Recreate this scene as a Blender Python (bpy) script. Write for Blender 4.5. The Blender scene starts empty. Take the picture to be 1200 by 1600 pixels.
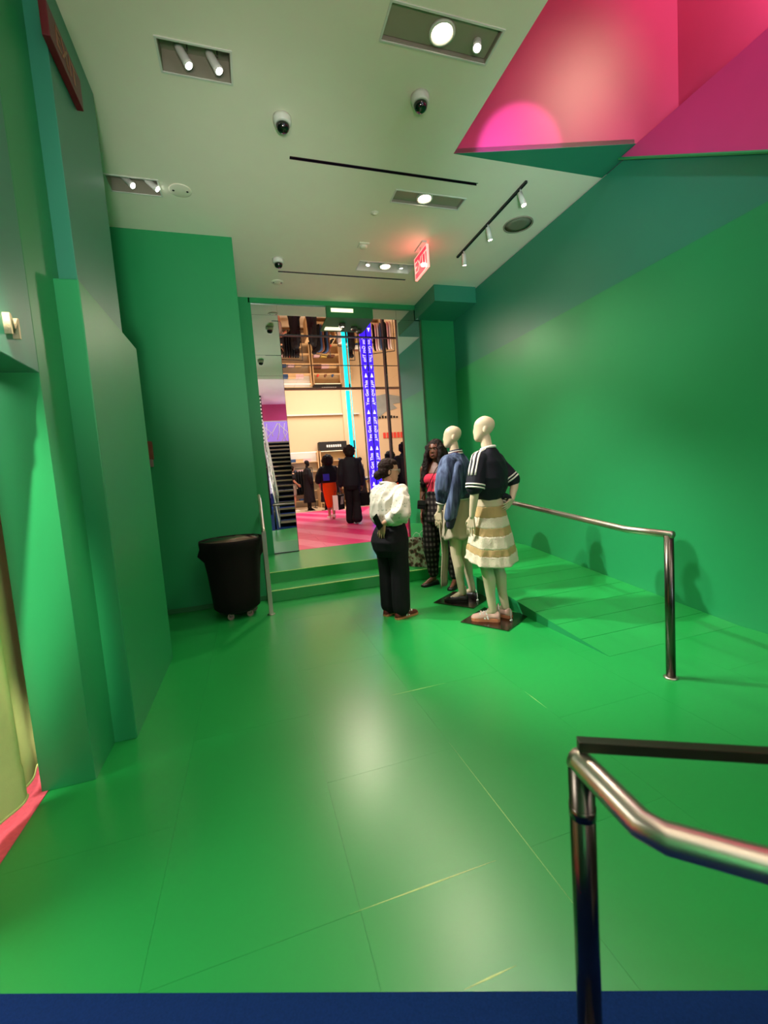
import bpy, bmesh, math, random
from math import sin, cos, pi, sqrt, exp, radians
from mathutils import Vector, Matrix, noise
from mathutils.bvhtree import BVHTree
S = bpy.context.scene
COL = S.collection
V = Vector

# ------------------------------------------------------------------ camera
RGT = V((0.952247, -0.298210, -0.072700)); DWN = V((-0.095000, -0.060600, -0.993600)); FWD = V((0.291500, 0.952600, -0.086300))
FWD.normalize(); RGT = (RGT - FWD * RGT.dot(FWD)).normalized(); DWN = FWD.cross(RGT)
cam = bpy.data.cameras.new('camera'); cam.sensor_fit = 'HORIZONTAL'; cam.sensor_width = 36.0
cam.lens = 36.0 * 672.0 / 1200.0; cam.clip_start = 0.02; cam.clip_end = 100
camo = bpy.data.objects.new('camera', cam); COL.objects.link(camo)
UPV = -DWN; BCK = -FWD
camo.matrix_world = Matrix(((RGT.x, UPV.x, BCK.x, 0.0), (RGT.y, UPV.y, BCK.y, 0.0), (RGT.z, UPV.z, BCK.z, 1.36), (0, 0, 0, 1)))
S.camera = camo
cam.dof.use_dof = True; cam.dof.focus_distance = 4.2; cam.dof.aperture_fstop = 3.4

# ------------------------------------------------------------------ world, exposure
W = bpy.data.worlds.new('world'); S.world = W; W.use_nodes = True
W.node_tree.nodes['Background'].inputs[0].default_value = (0.9, 0.95, 1.0, 1); W.node_tree.nodes['Background'].inputs[1].default_value = 0.02
S.view_settings.view_transform = 'Standard'; S.view_settings.look = 'None'
S.view_settings.gamma = 1.0; S.view_settings.use_curve_mapping = False
S.view_settings.exposure = 0.3
S.cycles.caustics_reflective = False; S.cycles.caustics_refractive = False
S.cycles.sample_clamp_indirect = 4.0; S.cycles.use_denoising = True
S.cycles.max_bounces = 10; S.cycles.diffuse_bounces = 4; S.cycles.glossy_bounces = 6; S.cycles.transmission_bounces = 6

WARM = (1.0, 0.86, 0.66); NEUT = (1.0, 0.95, 0.88); COOL = (0.93, 0.95, 1.0)
def lamp_area(name, loc, sx, sy, power, color=NEUT, aim=(0, 0, -1)):
    l = bpy.data.lights.new(name, 'AREA'); l.shape = 'RECTANGLE'; l.size = sx; l.size_y = sy; l.energy = power; l.color = color
    o = bpy.data.objects.new(name, l); COL.objects.link(o); o.location = loc
    o.rotation_euler = V(aim).to_track_quat('-Z', 'Y').to_euler(); return o
def lamp_spot(name, loc, target, power, color=WARM, angle=70, blend=0.6, r=0.045):
    l = bpy.data.lights.new(name, 'SPOT'); l.energy = power; l.color = color; l.spot_size = radians(angle); l.spot_blend = blend; l.shadow_soft_size = r
    o = bpy.data.objects.new(name, l); COL.objects.link(o); o.location = loc
    o.rotation_euler = (V(target) - V(loc)).to_track_quat('-Z', 'Y').to_euler(); return o
# area lamps for unseen ceiling lights of the far store and the hall behind
lamp_area('store_ceiling_light', (3.5, 15.2, 5.9), 5.0, 3.0, 260, NEUT)
lamp_area('passage_light', (1.6, 13.2, 5.9), 3.0, 1.6, 170, NEUT)
lamp_area('hall_ceiling_light', (-0.75, -4.0, 4.9), 0.5, 5.0, 40, NEUT)
lamp_area('hall_ceiling_light', (3.3, -5.0, 4.9), 1.0, 5.0, 100, NEUT)
lamp_area('hall_ceiling_light', (0.6, -11.0, 4.9), 2.6, 0.8, 200, COOL)
# cool fill light added in the hall behind the viewer
lamp_area('hall_cool_fill', (3.1, -6.6, 2.2), 1.4, 3.6, 130, (0.62, 0.86, 1.0), (-0.25, 1, 0.2))
lamp_area('hall_up_fill', (-0.55, -1.6, 1.0), 0.7, 1.6, 150, (1.0, 0.86, 0.74), (0.1, -0.05, 1))  # upward fill added low behind the viewer to brighten the ceiling
lamp_area('hall_up_fill', (3.0, -1.6, 1.0), 0.7, 1.6, 22, (1.0, 0.86, 0.74), (-0.3, 0.0, 1))  # weaker upward fill added on the right
lamp_spot('hall_up_fill', (0.1, -1.5, 0.6), (0.3, 6.0, 3.95), 680, (0.86, 0.95, 0.84), 34, 1.0, 0.25)  # aimed fill added for the alcove top and rear ceiling
lamp_spot('hall_up_fill', (-0.5, -1.5, 0.6), (3.5, 4.2, 3.6), 800, (0.70, 0.98, 0.95), 30, 1.0, 0.25)  # aimed fill added for the upper right wall
# lamps inside the pink void over the right-hand side
lamp_area('void_cove_light', (3.66, 1.5, 4.1), 0.04, 3.4, 130, (1.0, 0.60, 0.66), (1.0, 0, 0.6))
lamp_spot('void_spot', (2.25, 1.3, 5.2), (2.50, 3.38, 4.05), 210, (1.0, 0.14, 0.72), 19, 0.3, 0.03)
lamp_spot('void_spot', (3.5, 0.7, 6.4), (3.02, 3.22, 4.40), 190, (1.0, 0.92, 0.55), 22, 1.0, 0.30)
lamp_spot('void_spot', (2.15, 0.2, 5.4), (3.47, 1.7, 3.5), 170, (1.0, 0.78, 1.0), 70, 1.0, 0.08)  # added wash that brightens the pink wall facing
lamp_area('void_fill', (2.9, 0.6, 7.3), 1.2, 1.6, 5, (1.0, 0.92, 0.9))  # weak fill added at the top of the void
lamp_area('fitting_room_light', (-2.1, 1.6, 2.6), 1.0, 1.0, 70, NEUT)

# ------------------------------------------------------------------ materials
def lin(c):
    return tuple((x / 255 / 12.92) if x / 255 <= 0.04045 else ((x / 255 + 0.055) / 1.055) ** 2.4 for x in c) + (1.0,)
MATS = {}
def mat(name, rgb, rough=0.5, metal=0.0, spec=0.5, var=0.06, nscale=6.0, bump=0.0, bscale=60.0, emit=None, es=0.0, coat=0.0):
    m = bpy.data.materials.new(name); m.use_nodes = True; nt = m.node_tree; b = nt.nodes['Principled BSDF']
    b.inputs['Roughness'].default_value = rough; b.inputs['Metallic'].default_value = metal
    b.inputs['Specular IOR Level'].default_value = spec; b.inputs['Coat Weight'].default_value = coat
    base = lin(rgb)
    if var > 0:
        tc = nt.nodes.new('ShaderNodeTexCoord'); nz = nt.nodes.new('ShaderNodeTexNoise'); nz.inputs['Scale'].default_value = nscale; nz.inputs['Detail'].default_value = 3
        nt.links.new(tc.outputs['Object'], nz.inputs['Vector'])
        mx = nt.nodes.new('ShaderNodeMix'); mx.data_type = 'RGBA'
        mx.inputs[6].default_value = tuple(x * (1 - var) for x in base[:3]) + (1,); mx.inputs[7].default_value = tuple(min(1, x * (1 + var)) for x in base[:3]) + (1,)
        nt.links.new(nz.outputs['Fac'], mx.inputs[0]); nt.links.new(mx.outputs[2], b.inputs['Base Color'])
        if bump > 0:
            n2 = nt.nodes.new('ShaderNodeTexNoise'); n2.inputs['Scale'].default_value = bscale; n2.inputs['Detail'].default_value = 4
            nt.links.new(tc.outputs['Object'], n2.inputs['Vector'])
            bp = nt.nodes.new('ShaderNodeBump'); bp.inputs['Strength'].default_value = bump; bp.inputs['Distance'].default_value = 0.01
            nt.links.new(n2.outputs['Fac'], bp.inputs['Height']); nt.links.new(bp.outputs[0], b.inputs['Normal'])
    else:
        b.inputs['Base Color'].default_value = base
    if emit:
        b.inputs['Emission Color'].default_value = lin(emit); b.inputs['Emission Strength'].default_value = es
    MATS[name] = m; return m
M = MATS
mat('green_floor', (26, 150, 66), 0.31, spec=0.85, var=0.05, nscale=2.5, bump=0.03, bscale=35)
mat('green_wall', (34, 146, 86), 0.42, spec=0.45, var=0.03, nscale=3, bump=0.02, bscale=80)
mat('green_upper', (46, 132, 104), 0.42, spec=0.45, var=0.03, nscale=3, bump=0.02, bscale=80)
mat('green_dark', (30, 112, 58), 0.6, var=0.1)
mat('worn_seam', (196, 226, 140), 0.5, var=0.3, nscale=40)
mat('ramp_joint', (96, 62, 30), 0.7, var=0.2)
mat('white_ceiling', (238, 229, 212), 0.8, spec=0.2, var=0.02, bump=0.05, bscale=120)
mat('hall_white', (228, 214, 212), 0.7, var=0.02)
mat('pink_wall', (186, 64, 106), 0.42, spec=0.5, var=0.04)
mat('pink_clad', (204, 66, 128), 0.38, spec=0.5, var=0.04)
mat('blue_carpet', (16, 46, 100), 0.95, spec=0.1, var=0.35, nscale=160, bump=0.6, bscale=400)
mat('pink_carpet', (232, 104, 116), 0.95, spec=0.1, var=0.18, nscale=60, bump=0.5, bscale=300)
mat('curtain_lime', (212, 226, 150), 0.85, spec=0.15, var=0.05, nscale=30, bump=0.1, bscale=200)
mat('black_gap', (6, 6, 7), 0.6, var=0.0)
mat('black_trim', (14, 10, 22), 0.35, var=0.05)
mat('steel', (190, 182, 168), 0.34, 1.0, var=0.04, nscale=20)
mat('steel_dark', (96, 90, 82), 0.26, 1.0, var=0.06, nscale=20)
mat('plate_steel', (128, 110, 98), 0.22, 1.0, var=0.12, nscale=5)
mat('bar_dark', (44, 50, 34), 0.4, 0.6, var=0.05)
mat('mirror', (238, 238, 238), 0.0, 1.0, var=0.0)
mat('mirror_ceiling', (232, 222, 206), 0.0, 1.0, var=0.0)
mat('white_plastic', (216, 214, 206), 0.4, var=0.02)
mat('black_gloss', (10, 9, 10), 0.08, var=0.0, coat=0.6)
mat('housing_grey', (150, 142, 126), 0.55, var=0.06, nscale=9)
mat('housing_dark', (70, 66, 56), 0.55, var=0.1, nscale=9)
mat('lens_white', (255, 255, 255), 0.3, var=0.0, emit=(255, 250, 244), es=14)
mat('lens_warm', (255, 248, 230), 0.3, var=0.0, emit=(255, 240, 205), es=14)
mat('exit_red', (190, 16, 40), 0.4, var=0.0, emit=(255, 40, 62), es=1.3)
mat('exit_letters', (255, 170, 160), 0.4, var=0.0, emit=(255, 150, 140), es=1.2)
mat('exit_unlit', (92, 16, 26), 0.45, var=0.1)
mat('exit_unlit_letters', (150, 96, 66), 0.5, var=0.1)
mat('speaker_grille', (112, 116, 96), 0.8, var=0.25, nscale=220)
mat('bin_cover', (17, 12, 11), 0.85, spec=0.25, var=0.15, nscale=30, bump=0.3, bscale=300)
mat('bin_liner', (128, 112, 92), 0.4, var=0.2, nscale=12)
mat('rubber', (130, 116, 104), 0.5, var=0.05)
mat('mannequin', (198, 180, 150), 0.42, spec=0.4, var=0.02)
mat('skin_light', (184, 138, 108), 0.5, var=0.05, nscale=20)
mat('skin_brown', (112, 66, 46), 0.42, spec=0.45, var=0.08, nscale=18)
mat('hair_dark', (33, 19, 13), 0.7, spec=0.12, var=0.4, nscale=25, bump=0.5, bscale=90)
mat('hair_curl', (26, 14, 12), 0.65, spec=0.2, var=0.5, nscale=30, bump=0.7, bscale=70)
mat('navy', (14, 15, 27), 0.7, spec=0.3, var=0.12, nscale=20, bump=0.15, bscale=180)
mat('black_cloth', (15, 13, 18), 0.8, spec=0.25, var=0.15, nscale=20, bump=0.2, bscale=200)
mat('white_cloth', (214, 209, 198), 0.8, spec=0.2, var=0.03, bump=0.1, bscale=150)
mat('denim_dark', (26, 26, 52), 0.8, var=0.12, bump=0.3, bscale=200)
mat('cream_cloth', (196, 182, 150), 0.8, spec=0.2, var=0.06, nscale=18, bump=0.25, bscale=90)
mat('tan_cloth', (172, 146, 98), 0.75, spec=0.25, var=0.08, nscale=24, bump=0.2, bscale=110)
mat('white_lace', (208, 198, 172), 0.8, spec=0.2, var=0.1, nscale=60, bump=0.5, bscale=120)
mat('grey_panel', (160, 150, 128), 0.8, spec=0.2, var=0.06, nscale=14, bump=0.1)
mat('pink_top', (236, 60, 88), 0.75, spec=0.2, var=0.04)
mat('orange_cloth', (250, 84, 18), 0.8, spec=0.2, var=0.05, bump=0.1)
mat('shoe_black', (14, 11, 12), 0.45, var=0.05)
mat('shoe_red', (92, 22, 18), 0.55, var=0.08)
mat('shoe_pink', (220, 176, 160), 0.6, var=0.12, nscale=30)
mat('gum_sole', (200, 128, 88), 0.6, var=0.05)
mat('white_leather', (238, 234, 226), 0.5, var=0.02)
mat('beige_wall', (222, 196, 158), 0.75, spec=0.2, var=0.02)
mat('beige_floor', (222, 192, 156), 0.4, var=0.04, nscale=2)
mat('beige_wood', (216, 178, 130), 0.5, var=0.12, nscale=5)
mat('grey_art', (150, 156, 148), 0.7, var=0.25, nscale=4)
mat('red_print', (230, 70, 56), 0.7, var=0.0)
mat('black_print', (20, 18, 18), 0.7, var=0.0)
mat('white_print', (242, 240, 236), 0.6, var=0.0)
mat('navy_base', (20, 34, 96), 0.7, var=0.08)
mat('tread_grey', (58, 48, 52), 0.7, var=0.15, nscale=10)
mat('tread_nose', (170, 150, 130), 0.5, var=0.1)
mat('print_blue', (54, 52, 196), 0.7, var=0.1)
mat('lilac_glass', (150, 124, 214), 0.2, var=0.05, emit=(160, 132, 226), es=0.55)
mat('led_cyan', (20, 220, 230), 0.4, var=0.0, emit=(20, 214, 226), es=1.5)
mat('led_blue', (40, 20, 220), 0.4, var=0.0, emit=(50, 22, 226), es=1.9)
mat('led_text', (235, 230, 255), 0.4, var=0.0, emit=(236, 226, 255), es=1.6)
mat('shelf_glow', (255, 240, 205), 0.5, var=0.0, emit=(255, 236, 196), es=1.1)
mat('garment_white', (232, 226, 220), 0.8, var=0.08, nscale=15)
mat('garment_pink', (226, 186, 190), 0.8, var=0.1, nscale=15)
mat('garment_brown', (120, 74, 52), 0.8, var=0.15, nscale=15)
mat('garment_blue', (48, 78, 122), 0.8, var=0.15, nscale=15)
mat('yellow_box', (216, 186, 96), 0.7, var=0.15, nscale=15)
mat('glass_lens', (60, 50, 46), 0.1, var=0.0)
mat('eye_white', (150, 132, 122), 0.3, var=0.0)
mat('eye_dark', (18, 10, 8), 0.15, var=0.0)
mat('lip', (120, 50, 48), 0.45, var=0.0)
mat('tag_white', (235, 235, 230), 0.5, var=0.0)

def mat_nodes(name, rgb, rough):
    m = mat(name, rgb, rough, var=0.0, spec=0.25); nt = m.node_tree; b = nt.nodes['Principled BSDF']
    tc = nt.nodes.new('ShaderNodeTexCoord'); return m, nt, b, tc
def math_n(nt, op, a, b=None, c=None):
    n = nt.nodes.new('ShaderNodeMath'); n.operation = op
    for i, x in enumerate((a, b, c)):
        if x is None: continue
        if isinstance(x, (int, float)): n.inputs[i].default_value = x
        else: nt.links.new(x, n.inputs[i])
    return n.outputs[0]
def mixc(nt, f, a, b):
    n = nt.nodes.new('ShaderNodeMix'); n.data_type = 'RGBA'; nt.links.new(f, n.inputs[0])
    for i, x in ((6, a), (7, b)):
        if isinstance(x, tuple): n.inputs[i].default_value = x
        else: nt.links.new(x, n.inputs[i])
    return n.outputs[2]
# plaid trousers: grey windowpane squares where two sets of bands cross on black cloth
m, nt, b, tc = mat_nodes('plaid', (30, 26, 26), 0.85)
sp = nt.nodes.new('ShaderNodeSeparateXYZ'); nt.links.new(tc.outputs['Object'], sp.inputs[0])
fz = math_n(nt, 'GREATER_THAN', math_n(nt, 'SINE', math_n(nt, 'MULTIPLY', sp.outputs[2], 2 * pi / 0.062)), 0.1)
ang = math_n(nt, 'ADD', sp.outputs[0], math_n(nt, 'MULTIPLY', sp.outputs[1], 0.55))
fx = math_n(nt, 'GREATER_THAN', math_n(nt, 'SINE', math_n(nt, 'MULTIPLY', ang, 2 * pi / 0.05)), 0.1)
c1 = mixc(nt, math_n(nt, 'MULTIPLY', math_n(nt, 'ADD', fz, fx), 0.5), lin((15, 11, 12)), lin((48, 34, 34)))
nt.links.new(mixc(nt, math_n(nt, 'MULTIPLY', fz, fx), c1, lin((88, 78, 73))), b.inputs['Base Color'])
# blouse: small dark flecks in rows on off white
m, nt, b, tc = mat_nodes('blouse', (232, 226, 212), 0.8)
vo = nt.nodes.new('ShaderNodeTexVoronoi'); vo.inputs['Scale'].default_value = 34; vo.inputs['Randomness'].default_value = 0.45
nt.links.new(tc.outputs['Object'], vo.inputs['Vector'])
dots = math_n(nt, 'LESS_THAN', vo.outputs['Distance'], 0.27)
nz = nt.nodes.new('ShaderNodeTexNoise'); nz.inputs['Scale'].default_value = 18; nt.links.new(tc.outputs['Object'], nz.inputs['Vector'])
dots = math_n(nt, 'MULTIPLY', dots, math_n(nt, 'GREATER_THAN', nz.outputs['Fac'], 0.46))
nt.links.new(mixc(nt, math_n(nt, 'MULTIPLY', dots, 0.62), lin((200, 193, 176)), lin((104, 122, 100))), b.inputs['Base Color'])
# floral print of the shopping bag
m, nt, b, tc = mat_nodes('bag_print', (226, 216, 204), 0.6)
vo = nt.nodes.new('ShaderNodeTexVoronoi'); vo.inputs['Scale'].default_value = 16; nt.links.new(tc.outputs['Object'], vo.inputs['Vector'])
nz = nt.nodes.new('ShaderNodeTexNoise'); nz.inputs['Scale'].default_value = 22; nt.links.new(tc.outputs['Object'], nz.inputs['Vector'])
cr = nt.nodes.new('ShaderNodeValToRGB'); cr.color_ramp.elements[0].position = 0.38; cr.color_ramp.elements[0].color = lin((70, 58, 54)); cr.color_ramp.elements[1].position = 0.58; cr.color_ramp.elements[1].color = lin((216, 200, 190))
e = cr.color_ramp.elements.new(0.48); e.color = lin((150, 86, 92))
nt.links.new(math_n(nt, 'ADD', math_n(nt, 'MULTIPLY', vo.outputs['Distance'], 0.4), math_n(nt, 'MULTIPLY', nz.outputs['Fac'], 0.6)), cr.inputs[0]); nt.links.new(cr.outputs[0], b.inputs['Base Color'])
# pink shop floor printed with pale diagonal bands
m, nt, b, tc = mat_nodes('pink_floor', (236, 66, 130), 0.32)
b.inputs['Specular IOR Level'].default_value = 0.4
sp = nt.nodes.new('ShaderNodeSeparateXYZ'); nt.links.new(tc.outputs['Object'], sp.inputs[0])
u = math_n(nt, 'ADD', math_n(nt, 'MULTIPLY', sp.outputs[0], 1.0), math_n(nt, 'MULTIPLY', sp.outputs[1], 0.42))
s1 = math_n(nt, 'GREATER_THAN', math_n(nt, 'SINE', math_n(nt, 'MULTIPLY', u, 2 * pi / 0.95)), 0.2)
nt.links.new(mixc(nt, s1, lin((232, 52, 120)), lin((244, 116, 160))), b.inputs['Base Color'])
# washed denim with pale streaks along the cloth
m, nt, b, tc = mat_nodes('denim', (44, 55, 82), 0.78)
mp = nt.nodes.new('ShaderNodeMapping'); mp.inputs['Scale'].default_value = (26, 26, 2.6); nt.links.new(tc.outputs['Object'], mp.inputs[0])
nz = nt.nodes.new('ShaderNodeTexNoise'); nz.inputs['Scale'].default_value = 1.0; nz.inputs['Detail'].default_value = 3; nt.links.new(mp.outputs[0], nz.inputs['Vector'])
cr = nt.nodes.new('ShaderNodeValToRGB'); cr.color_ramp.elements[0].position = 0.38; cr.color_ramp.elements[0].color = lin((34, 44, 70)); cr.color_ramp.elements[1].position = 0.72; cr.color_ramp.elements[1].color = lin((92, 108, 138))
nt.links.new(nz.outputs['Fac'], cr.inputs[0]); nt.links.new(cr.outputs[0], b.inputs['Base Color'])
# graffiti scribble on the hall's back wall
m, nt, b, tc = mat_nodes('scribble', (236, 234, 238), 0.7)
wv = nt.nodes.new('ShaderNodeTexNoise'); wv.inputs['Scale'].default_value = 2.6; wv.inputs['Detail'].default_value = 4; nt.links.new(tc.outputs['Object'], wv.inputs['Vector'])
f = math_n(nt, 'LESS_THAN', math_n(nt, 'ABSOLUTE', math_n(nt, 'SUBTRACT', wv.outputs['Fac'], 0.52)), 0.012)
nt.links.new(mixc(nt, f, lin((238, 236, 240)), lin((90, 80, 110))), b.inputs['Base Color'])

# ------------------------------------------------------------------ object helpers
def link(name, me, m=None, parent=None, smooth=False):
    o = bpy.data.objects.new(name, me); COL.objects.link(o)
    if m is not None:
        for k in (m if isinstance(m, (list, tuple)) else [m]): me.materials.append(MATS[k] if isinstance(k, str) else k)
    if parent is not None: o.parent = parent
    if smooth: me.shade_smooth()
    return o
def bmo(name, bm, m=None, parent=None, smooth=False):
    me = bpy.data.meshes.new(name); bm.normal_update(); bm.to_mesh(me); bm.free(); return link(name, me, m, parent, smooth)
def tag(o, label=None, cat=None, group=None, kind=None):
    if label: o['label'] = label
    if cat: o['category'] = cat
    if group: o['group'] = group
    if kind: o['kind'] = kind
    return o
def thing(name, label, cat, loc=(0, 0, 0), rz=0.0, group=None):
    o = bpy.data.objects.new(name, None); COL.objects.link(o); o.empty_display_size = 0.1
    o.location = loc; o.rotation_euler = (0, 0, rz); return tag(o, label, cat, group)
def struct(o): o['kind'] = 'structure'; return o
def kids(o): return [c for c in bpy.data.objects if c.parent == o]
def dup(root, loc, rz, label, group=None):
    ch = kids(root); r = root.copy(); COL.objects.link(r); r.location = loc; r.rotation_euler = (0, 0, rz); r['label'] = label
    if group: r['group'] = group
    for c in ch:
        d = c.copy(); COL.objects.link(d); d.parent = r
        for g in kids(c):
            e = g.copy(); COL.objects.link(e); e.parent = d
    return r
def addbox(bm, a, b_, R=None, bev=0.0):
    a = V(a); b_ = V(b_); vs = []
    for x in (a.x, b_.x):
        for y in (a.y, b_.y):
            for z in (a.z, b_.z): vs.append(bm.verts.new(R @ V((x, y, z)) if R is not None else (x, y, z)))
    fs = [bm.faces.new([vs[i] for i in q]) for q in ((0, 1, 3, 2), (4, 6, 7, 5), (0, 4, 5, 1), (2, 3, 7, 6), (0, 2, 6, 4), (1, 5, 7, 3))]
    bmesh.ops.recalc_face_normals(bm, faces=fs)
    if bev > 0: bmesh.ops.bevel(bm, geom=list({e for f in fs for e in f.edges}), offset=bev, segments=2, affect='EDGES', profile=0.7)
def box(name, a, b_, m, parent=None, bev=0.0, R=None):
    bm = bmesh.new(); addbox(bm, a, b_, R, bev); return bmo(name, bm, m, parent)
def frame_of(d):
    d = V(d).normalized(); q = d.to_track_quat('Z', 'Y'); return q.to_matrix()
def addcyl(bm, p0, p1, r0, r1=None, seg=16, caps=True):
    r1 = r0 if r1 is None else r1; p0 = V(p0); p1 = V(p1); R = frame_of(p1 - p0); a = []; c = []
    for i in range(seg):
        t = 2 * pi * i / seg; u = R @ V((cos(t), sin(t), 0)); a.append(bm.verts.new(p0 + u * r0)); c.append(bm.verts.new(p1 + u * r1))
    for i in range(seg): bm.faces.new((a[i], a[(i + 1) % seg], c[(i + 1) % seg], c[i]))
    if caps: bm.faces.new(a[::-1]); bm.faces.new(c)
def cyl(name, p0, p1, r0, m, parent=None, r1=None, seg=20):
    bm = bmesh.new(); addcyl(bm, p0, p1, r0, r1, seg); o = bmo(name, bm, m, parent)
    for f in o.data.polygons: f.use_smooth = len(f.vertices) == 4
    return o
def addtube(bm, pts, r, seg=14, cap=True):
    pts = [V(p) for p in pts]; rings = []; n = len(pts); up = None
    for i, p in enumerate(pts):
        d = (pts[min(i + 1, n - 1)] - pts[max(i - 1, 0)]).normalized()
        if up is None: up = V((0, 0, 1)) if abs(d.z) < 0.9 else V((1, 0, 0))
        s_ = d.cross(up).normalized(); up = s_.cross(d).normalized()
        k = 1.0
        if 0 < i < n - 1:
            c_ = (pts[i] - pts[i - 1]).normalized().dot((pts[i + 1] - pts[i]).normalized()); k = 1 / max(0.6, sqrt((1 + c_) / 2))
        rr = r[i] if isinstance(r, (list, tuple)) else r
        rings.append([bm.verts.new(p + (s_ * cos(2 * pi * j / seg) * k + up * sin(2 * pi * j / seg)) * rr) for j in range(seg)])
    for a, c in zip(rings, rings[1:]):
        for j in range(seg): bm.faces.new((a[j], a[(j + 1) % seg], c[(j + 1) % seg], c[j]))
    if cap: bm.faces.new(rings[0][::-1]); bm.faces.new(rings[-1])
def tube(name, pts, r, m, parent=None, seg=14):
    bm = bmesh.new(); addtube(bm, pts, r, seg); bmesh.ops.recalc_face_normals(bm, faces=bm.faces); return bmo(name, bm, m, parent, True)
def addell(bm, c, r, R=None, u=14, v=8):
    c = V(c); R = R if R is not None else Matrix.Identity(3); rows = []
    a0 = bm.verts.new(c + R @ V((0, 0, r[2]))); b0 = bm.verts.new(c - R @ V((0, 0, r[2])))
    for i in range(1, v):
        p = pi * i / v; rows.append([bm.verts.new(c + R @ V((r[0] * sin(p) * cos(2 * pi * j / u), r[1] * sin(p) * sin(2 * pi * j / u), r[2] * cos(p)))) for j in range(u)])
    for j in range(u):
        k = (j + 1) % u; bm.faces.new((a0, rows[0][j], rows[0][k])); bm.faces.new((b0, rows[-1][k], rows[-1][j]))
        for a, b in zip(rows, rows[1:]): bm.faces.new((a[j], b[j], b[k], a[k]))
def addloft(bm, rings, cap=True):
    vr = [[bm.verts.new(p) for p in ring] for ring in rings]; n = len(vr[0])
    for a, c in zip(vr, vr[1:]):
        for j in range(n): bm.faces.new((a[j], a[(j + 1) % n], c[(j + 1) % n], c[j]))
    if cap: bm.faces.new(vr[0][::-1]); bm.faces.new(vr[-1])
def ering(cx, cy, z, rx, ry, n=28, ex=2.0):
    out = []
    for i in range(n):
        t = 2 * pi * i / n; c_, s_ = cos(t), sin(t)
        out.append(V((cx + rx * math.copysign(abs(c_) ** (2 / ex), c_), cy + ry * math.copysign(abs(s_) ** (2 / ex), s_), z)))
    return out
def lathe(name, prof, m, parent=None, seg=32, loc=(0, 0, 0)):
    bm = bmesh.new(); addloft(bm, [ering(loc[0], loc[1], loc[2] + z, r, r, seg) for r, z in prof]); bmesh.ops.recalc_face_normals(bm, faces=bm.faces); return bmo(name, bm, m, parent, True)
def poly(name, pts, m, parent=None, thick=0.0, n=(0, 0, 1)):
    bm = bmesh.new(); a = [bm.verts.new(p) for p in pts]; bm.faces.new(a)
    if thick:
        d = V(n) * thick; c = [bm.verts.new(V(p) + d) for p in pts]; bm.faces.new(c[::-1])
        for i in range(len(a)): j = (i + 1) % len(a); bm.faces.new((a[i], c[i], c[j], a[j]))
        bmesh.ops.recalc_face_normals(bm, faces=bm.faces)
    return bmo(name, bm, m, parent)
def text(name, s, size, m, parent, loc, R, ext=0.004, align='CENTER'):
    cu = bpy.data.curves.new(name, 'FONT'); cu.body = s; cu.size = size; cu.extrude = ext; cu.align_x = align; cu.align_y = 'CENTER'; cu.resolution_u = 3
    o = bpy.data.objects.new(name, cu); COL.objects.link(o); dg = bpy.context.evaluated_depsgraph_get(); me = bpy.data.meshes.new_from_object(o.evaluated_get(dg))
    bpy.data.objects.remove(o); bpy.data.curves.remove(cu)
    me.transform(Matrix.Translation(V(loc)) @ R.to_4x4()); return link(name, me, m, parent)
def axes(x, y): x = V(x); y = V(y); z = x.cross(y); return Matrix((x, y, z)).transposed()

class Blob:
    """closed pieces merged into one continuous surface"""
    def __init__(s): s.bm = bmesh.new()
    def cone(s, p0, p1, r0, r1=None, seg=14):
        r1 = r0 if r1 is None else r1
        addcyl(s.bm, p0, p1, r0, r1, seg); addell(s.bm, p0, (r0,) * 3, None, seg, 8); addell(s.bm, p1, (r1,) * 3, None, seg, 8); return s
    def chain(s, pts, rs):
        for i in range(len(pts) - 1): s.cone(pts[i], pts[i + 1], rs[i], rs[i + 1])
        return s
    def ell(s, c, r, R=None): addell(s.bm, c, r, R); return s
    def loft(s, rings): addloft(s.bm, rings); return s
    def mesh(s, voxel, smooth=3, wr=None):
        bmesh.ops.recalc_face_normals(s.bm, faces=s.bm.faces)
        me = bpy.data.meshes.new('tmp'); s.bm.to_mesh(me); s.bm.free(); o = bpy.data.objects.new('tmp', me); COL.objects.link(o)
        r = o.modifiers.new('r', 'REMESH'); r.mode = 'VOXEL'; r.voxel_size = voxel; r.use_smooth_shade = True
        if smooth: q = o.modifiers.new('s', 'SMOOTH'); q.iterations = smooth; q.factor = 0.5
        dg = bpy.context.evaluated_depsgraph_get(); out = bpy.data.meshes.new_from_object(o.evaluated_get(dg)); bpy.data.objects.remove(o); bpy.data.meshes.remove(me)
        if wr:
            amp, sc = wr[0], V(wr[1]); off = V((wr[2] if len(wr) > 2 else 0.0,) * 3); n = len(out.vertices)
            co = [0.0] * (3 * n); no = [0.0] * (3 * n); out.vertices.foreach_get('co', co); out.vertices.foreach_get('normal', no)
            for i in range(0, 3 * n, 3):
                p = V((co[i] * sc.x, co[i + 1] * sc.y, co[i + 2] * sc.z)) + off
                k = amp * (1 - 2 * abs(noise.noise(p + 1.5 * noise.noise_vector(p * 0.4))))
                co[i] += no[i] * k; co[i + 1] += no[i + 1] * k; co[i + 2] += no[i + 2] * k
            out.vertices.foreach_set('co', co); out.update()
        return out
    def obj(s, name, m, parent, voxel=0.006, smooth=3, wr=None):
        me = s.mesh(voxel, smooth, wr); o = link(name, me, m, parent); me.shade_smooth(); return o
# ================================================================== the setting
ZC = 4.06; YM = 6.75; XW = 3.5; PZ = 0.27
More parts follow.
